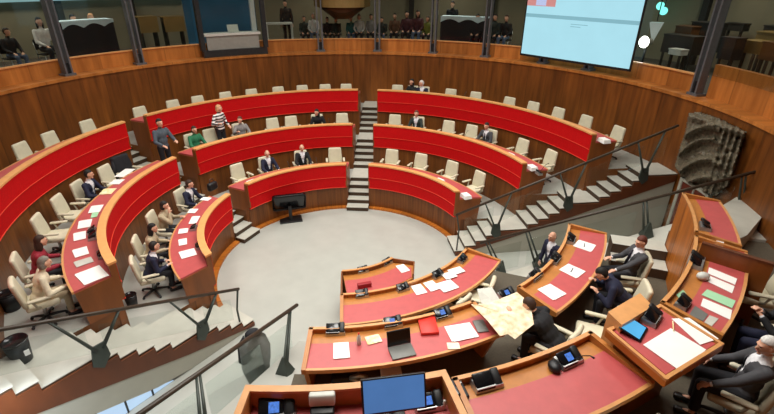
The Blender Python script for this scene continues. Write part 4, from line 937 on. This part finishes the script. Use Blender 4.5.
    for p in me.polygons:
        c = p.center; bd, bt = 9, 0
        for a, e_, r, tg in seg:
            ab = e_-a; u = max(0, min(1, (c-a).dot(ab)/ab.length_squared)); dd = (c-(a+ab*u)).length-r
            if dd < bd: bd, bt = dd, tg
        p.material_index = bt
    # top garment
    g = MB(); I = .016
    g.ell(tp(0, 0, .0), (.155*B+I, .115*B+I, .14), 12, 8, rot=Rl); g.ell(tp(0, .01*B, .17), (.14*B+I, .108*B+I, .18), 12, 8, rot=Rl); g.ell(tp(0, 0, .35), (.162*B+I, .114*B+I, .17), 12, 8, rot=Rl)
    a, e_ = sh[0]*.8+nk*.2-Rl @ Z*.03, sh[1]*.8+nk*.2-Rl @ Z*.03; g.tube([a, e_], .07, 10); 
    for q in (a, e_): g.ell(q, (.07,)*3, 10, 8)
    for i in range(2):
        cuff = el[i].lerp(wr[i], .93)
        for p_, q_, r0, r1 in ((sh[i], el[i], .066*B, .056), (el[i], cuff, .055, .044)):
            g.tube([p_, p_.lerp(q_, .5), q_], [r0, (r0+r1)/2, r1], 10); g.ell(p_, (r0,)*3, 10, 8)
            if q_ is el[i]: g.ell(q_, (r1,)*3, 10, 8)
    gm = remesh(g, max(vox, .014), 3)
    if suit:
        bm = bmesh.new(); bm.from_mesh(gm); Ri = Rl.inverted(); dl = []
        for f_ in bm.faces:
            q = Ri @ (f_.calc_center_median()-pel)
            if q.y > .02 and q.z > .16 and abs(q.x) < .012+.075*max(0, (q.z-.16)/.34): dl.append(f_)
        bmesh.ops.delete(bm, geom=dl, context='FACES'); bm.to_mesh(gm); bm.free()
    jk = obj('jacket' if suit else 'top', gm, ['cl_'+top], t)
    if tie:
        MB().tube([tp(0, .125*B, .47), tp(0, .132*B, .32), tp(0, .13*B, .14)], [.018, .03, .036], 6, flat=.35).build('tie', tie, jk)
    g = MB(); g.ell(tp(0, 0, -.02), (.155*B+.014, .118*B+.012, .11), 12, 8, rot=Rl)
    for i in range(2):
        e_ = kn[i].lerp(an[i], .9)
        for p_, q_, r0, r1 in ((hips[i], kn[i], .09*B, .07), (kn[i], e_, .068, .06)):
            g.tube([p_, p_.lerp(q_, .5), q_], [r0, (r0+r1)/2, r1], 10); g.ell(p_, (r0,)*3, 10, 8)
            if q_ is kn[i]: g.ell(q_, (r1,)*3, 10, 8)
    obj('trousers', remesh(g, max(vox, .014), 3), ['cl_'+legs], t)
    for i in range(2):
        s = MB(); c = an[i]; s.rbox(c+Vector((0, .06, -.05)), (.098, .27, .076), .03, 3); s.build('shoe', 'shoe', t)
    # hair
    if style != 'bald':
        def hf(p):
            x, y, z = p
            if y > .015 and z < .050: k = min(1, (.050-z)/.03); y = y*(1-k)+.0*k if y > 0 else y; x = x*(1-.2*k)
            return (x, y, z)
        q = MB(); q.ell(hp(0, -.012, .018), (.087, .104, .118), 18, 14, rot=Rh, fn=hf)
        if style == 'long': q.ell(hp(0, -.062, -.09), (.085, .055, .15), 14, 10, rot=Rh); [q.ell(hp(s*.07, -.02, -.08), (.026, .045, .12), 10, 8, rot=Rh) for s in (-1, 1)]
        if style == 'bob': q.ell(hp(0, -.04, -.04), (.095, .075, .09), 14, 10, rot=Rh)
        hm = remesh(q, .014 if vox < .02 else .02, 2); obj('hair', hm, ['hair_'+hair], t)
    else:
        q = MB(); q.ell(hp(0, -.035, -.02), (.085, .078, .05), 14, 8, rot=Rh); q.build('hair', 'hair_'+hair, t)
    if face:
        for s in (-1, 1): MB().ell(hp(s*.031, .088, .018), (.011, .008, .007), 8, 6, rot=Rh).build('eye', 'eye', body)
        MB().ell(hp(0, .0935, -.056), (.024, .008, .006), 8, 6, rot=Rh).build('mouth', 'lip', body)
    if height != 1: t.scale = (height,)*3
    return t
V = Vector
def sitter(key, label, dz=0, dr=0, daz=0, **k):
    lv, a = SIT[key]; p = P(SEATR[lv]+dr, a, FL[lv]); p.z += 0
    return person(label, p, a+180+daz, 'sit', seat=.42, height=.94, **k)
sitter('O', 'person in navy suit with dark hair seated near the top of the middle wing bench', top='navy', hair='black', turn=-20, lean=10)
sitter('I', 'person in wine red top with long brown hair seated at the middle wing bench', top='wine', suit=False, hair='brown', style='long', lean=18, turn=-15, vox=.009)
sitter('H', 'person in cream coat with greying hair seated beside the waste bin', top='cream', suit=False, hair='grey', style='bob', lean=22, legs='beige_coat', vox=.009, turn=-10)
sitter('L', 'person in beige jacket resting chin on one hand at the lowest wing bench', top='beige_coat', suit=False, hair='dark', style='bob', lean=12, hands=[V((-.2, .4, .77)), V((.06, .26, 1.0))], turn=-10)
sitter('M', 'person in navy suit at the far end of the lowest wing bench beside black handbag', top='navy', hair='brown', lean=10, turn=-25)
sitter('J', 'person in dark navy suit and tie at the open end of the lowest wing bench', top='navy', hair='dark', lean=20, nod=-8, vox=.009, turn=-12, hands=[V((-.1, .36, .70)), V((.14, .38, .70))], tie='tie_dark')
sitter('K', 'person in beige with long black hair behind the man in dark navy', top='beige_coat', suit=False, hair='black', style='long', lean=14)
sitter('U', 'person in dark suit with white shirt at the lowest back bench, nearer the narrow steps', top='navy', hair='grey', style='bald', lean=4, turn=15)
sitter('V', 'person in dark suit and white shirt at the lowest back bench, nearer the central steps', top='suit_black', hair='white', style='bald', lean=4)
sitter('Q', 'person in green cardigan seated at the end of the middle back bench', top='green', suit=False, hair='brown', style='bob', lean=6)
sitter('S', 'person in patterned grey top with short hair seated beside the striped standing woman', top='patterned', suit=False, hair='red', lean=6, turn=40, hands=[V((-.15, .4, .78)), V((.3, .42, .9))])
sitter('T', 'person in black with long dark hair seated alone near the central steps', top='suit_black', suit=False, hair='black', style='long', lean=14, turn=40)
sitter('W', 'person in black top seated at the middle bench beyond the central steps', top='dark_green', suit=True, hair='red', lean=6)
sitter('X', 'person in grey suit and white shirt at the middle bench below the projection screen', top='suit_grey', hair='dark', lean=8, tie='tie_dark')
sitter('Y', 'person in black with dark hair at the topmost bench beside the white haired person', top='suit_black', suit=False, hair='black', style='long', lean=0, daz=30)
sitter('Z', 'person in navy with white hair at the topmost bench beyond the central steps', top='navy', hair='white', lean=10, turn=50)
def standing(px, py, z_head, label, az, F, **k):
    p = at(px, py, z_head); p.z = F; return person(label, p, az, 'stand', **k)
V = Vector; p = at(158, 123, F2+1.6); q = pol(p); print('P', q)
person('person in grey suit standing on the narrow steps', V((p.x, p.y, F2)), 130, 'stand', top='grey_blue', legs='trouser', hair='dark', lean=4, suit=False, hands=[V((-.2, .36, 1.1)), V((.2, .36, 1.05))])
V = Vector; p = onwall(219, 113, 6.1); q = pol(p); print('R', q); person('person in black and white striped top with blond hair standing at the middle back bench', P(6.2, q[1], F2), q[1]+180-20, 'stand', height=.95, top='striped', suit=False, legs='trouser', hair='blond', style='bob', lean=4, turn=-30, hands=[V((-.22, .2, 1.0)), V((.34, .30, 1.2))])
# presidency people
def pp(lab): return PCH[lab]
c, az = pp('beige chair under the man reading the open map')
person('person in black jacket bending over and holding the large open map', c, az-4, 'sit', seat=.49, height=.95, top='suit_black', suit=False, shirt='suit_black', hair='brown', style='short', lean=44, nod=14, vox=.008, hands=[V((-.30, .62, .98)), V((.14, .66, .95))], face=True, build=1.22)
c, az = pp('beige chair under the person in navy bent over papers')
person('person in navy jacket bent forward over the papered desk', c, az+2, 'sit', seat=.49, height=.95, top='navy', suit=False, shirt='navy', hair='black', lean=44, nod=15, vox=.009, build=1.08, hands=[V((-.2, .5, .80)), V((.2, .5, .80))])
c, az = pp('beige chair under the man with the loosened tie')
person('person in grey suit with white shirt and dark tie leaning back, brown hair', c, az-14, 'sit', seat=.49, height=.95, top='suit_grey', hair='red', lean=-12, nod=20, vox=.008, tie='tie_dark', turn=-14, build=1.08, hands=[V((-.2, .36, .74)), V((.16, .30, .80))])
c, az = pp('beige chair under the white haired man in grey suit')
person('person with white hair in grey suit leaning back with one hand out below the rostrum', c, az-12, 'sit', seat=.49, height=.95, top='suit_grey', hair='white', lean=-6, nod=14, vox=.008, build=1.15, hands=[V((-.34, .42, .72)), V((.2, .34, .70))], turn=-25, curl=1.2)
c, az = pp('beige chair under the dark suited person with clasped hands')
person('person in dark suit with raised clasped hands at the paper covered desk', c, az+4, 'sit', seat=.49, height=.95, top='suit_black', hair='grey', lean=2, vox=.008, build=1.12, hands=[V((-.05, .34, .96)), V((.06, .34, .98))], curl=1.1, legs='navy')
c = at(556, 234, 1.62); print('G', pol(c)); c.z = 0
person('bald person in navy suit standing in the passage behind the papered desk', c, 250, 'stand', height=.98, top='navy', hair='grey', style='bald', lean=6, vox=.01, hands=[V((-.26, .26, .95)), V((.24, .1, .8))])
# spectators
def gchair(p, az, label):
    if 'g' not in PROTO:
        t = thing('gallery_chair', label, 'chair', p, face_rz(az), 'gallery chairs'); PROTO['g'] = t
        MB().rbox((0, 0, .45), (.44, .42, .04), .015, 2).build('seat', 'black', t); MB().rbox((0, -.21, .72), (.42, .03, .3), .012, 2, rot=Matrix.Rotation(.15, 3, 'X')).build('backrest', 'black', t)
        for sx in (-1, 1):
            MB().tube([(sx*.2, .19, .44), (sx*.21, .22, .01)], .013, 6).build('leg', 'silver', t); MB().tube([(sx*.2, -.25, .8), (sx*.2, -.18, .44), (sx*.21, -.22, .01)], .013, 6).build('leg', 'silver', t)
        return t
    t = copy_tree(PROTO['g']); t.location = p; t.rotation_euler = (0, 0, face_rz(az)); tag(t, label, 'chair', 'gallery chairs'); return t
gal = [(5, 32, 's', 'suit_black', 'dark', 'short', 'dark clothes at the very end of the gallery'), (37, 18, 's', 'white_top', 'dark', 'long', 'white shirt with long dark hair beside the far clothed table'), (72, 18, 's', 'suit_black', 'black', 'short', 'black with black hair behind the far clothed table'), (90, 17, 's', 'maroon', 'blond', 'bob', 'dark top with blond hair behind the far clothed table'),
 (285, 3, 't', 'suit_black', 'dark', 'short', 'black standing behind the small white framed table'), (304, 19, 's', 'dark_green', 'dark', 'short', 'dark green left of the funnel housing post'), (313, 16, 's', 'white_top', 'grey', 'short', 'pale jacket next to the funnel housing post'), (327, 20, 's', 'suit_black', 'black', 'short', 'black right under the funnel housing'), (336, 26, 's', 'dark_green', 'brown', 'bob', 'dark green crouched low under the funnel housing'),
 (351, 19, 's', 'teal', 'grey', 'short', 'teal sweater below the funnel housing'), (359, 17, 's', 'white_top', 'red', 'bob', 'white top with red hair next to the teal sweater'), (371, 17, 's', 'patterned', 'dark', 'short', 'grey patterned top before the second funnel side post'), (382, 20, 's', 'dark_green', 'dark', 'short', 'dark coat just beyond the second post'),
 (395, 16, 's', 'brown_top', 'dark', 'short', 'brown top first of three in a tight row'), (407, 14, 's', 'maroon', 'black', 'short', 'maroon sweater middle of three in a tight row'), (418, 13, 's', 'maroon', 'dark', 'long', 'maroon top with long hair third in the tight row'), (428, 19, 's', 'olive', 'brown', 'bob', 'olive and yellow top beside the banner table post'),
 (453, 4, 't', 'suit_black', 'black', 'short', 'black standing behind the pale blue table'), (462, 21, 's', 'wine', 'black', 'long', 'wine red top behind the pale blue table'), (478, 17, 's', 'suit_black', 'dark', 'short', 'black at the screen end of the pale blue table'), (496, 17, 's', 'dark_green', 'dark', 'short', 'dark green between pale blue table and projection screen'), (507, 18, 's', 'suit_black', 'brown', 'short', 'black jacket right beside the projection screen')]
for i, (px, py, s, topc, hr, st, lab) in enumerate(gal):
    r = 11.15 if 'behind' in lab else 10.55
    v = onwall(px, py, r); a = pol(v)[1]; p = P(r, a, GF)
    hgt = (v.z-GF+.12)/(1.40 if s == 's' else 1.74); hgt = max(.8, min(1.08, hgt))
    if s == 's': gchair(p, a+180, 'gallery chair under spectator in '+lab)
    person(('seated' if s == 's' else 'tall')+' spectator in '+lab, p, a+180, 'sit' if s == 's' else 'stand', top=topc, suit=False, hair=hr, style=st, lean=4, vox=.022, face=False, seat=.49, legs=('jeans' if i % 3 == 0 else 'trouser'), group='gallery spectators', turn=(i*37) % 50-25, height=hgt, hands=None if s == 't' else [V((-.14, .3, .66)), V((.14, .3, .66))])
# ------------------------------------------------------------------ light
def area(name, loc, size, power, col=(1, 1, 1), rot=(0, 0, 0), spread=180, shape='DISK', sy=None):
    l = bpy.data.lights.new(name, 'AREA'); l.shape = shape; l.size = size; l.energy = power; l.color = col; l.spread = R_(spread)
    if sy: l.size_y = sy
    o = bpy.data.objects.new(name, l); C.objects.link(o); o.location = loc; o.rotation_euler = rot; return o
WARM = (1.0, .98, .92)
area('ceiling_light', (0, 0, 9.3), 7.0, 545, WARM, spread=150)
for a in range(0, 360, 45):
    p = P(6.0, a+10, 9.3); area('ceiling_light', p, 1.6, 80, WARM, spread=140)
p = P(5.0, 165, 9.3); area('ceiling_light', p, 2.5, 150, WARM, spread=130)
w = bpy.data.worlds.new('world'); SC.world = w; w.use_nodes = True; w.node_tree.nodes['Background'].inputs[0].default_value = (.8, .85, .9, 1); w.node_tree.nodes['Background'].inputs[1].default_value = .05
for a in (-65, -50, -25, 0, 25, 50, 75, 92):
    area('gallery_light', P(11.4, a, 7.6), .8, 42, (1, .95, .82), spread=150)
area('passage_light', spt(ST_L, 1, 7.2, -.6, 1.9), .9, 30, (.8, .9, 1.0), spread=170)
v = SC.view_settings; v.view_transform = 'Standard'; v.look = 'None'; v.exposure = 0; v.gamma = 1; v.use_curve_mapping = False
SC.cycles.use_denoising = True
SC.cycles.max_bounces = 8; SC.cycles.transparent_max_bounces = 12
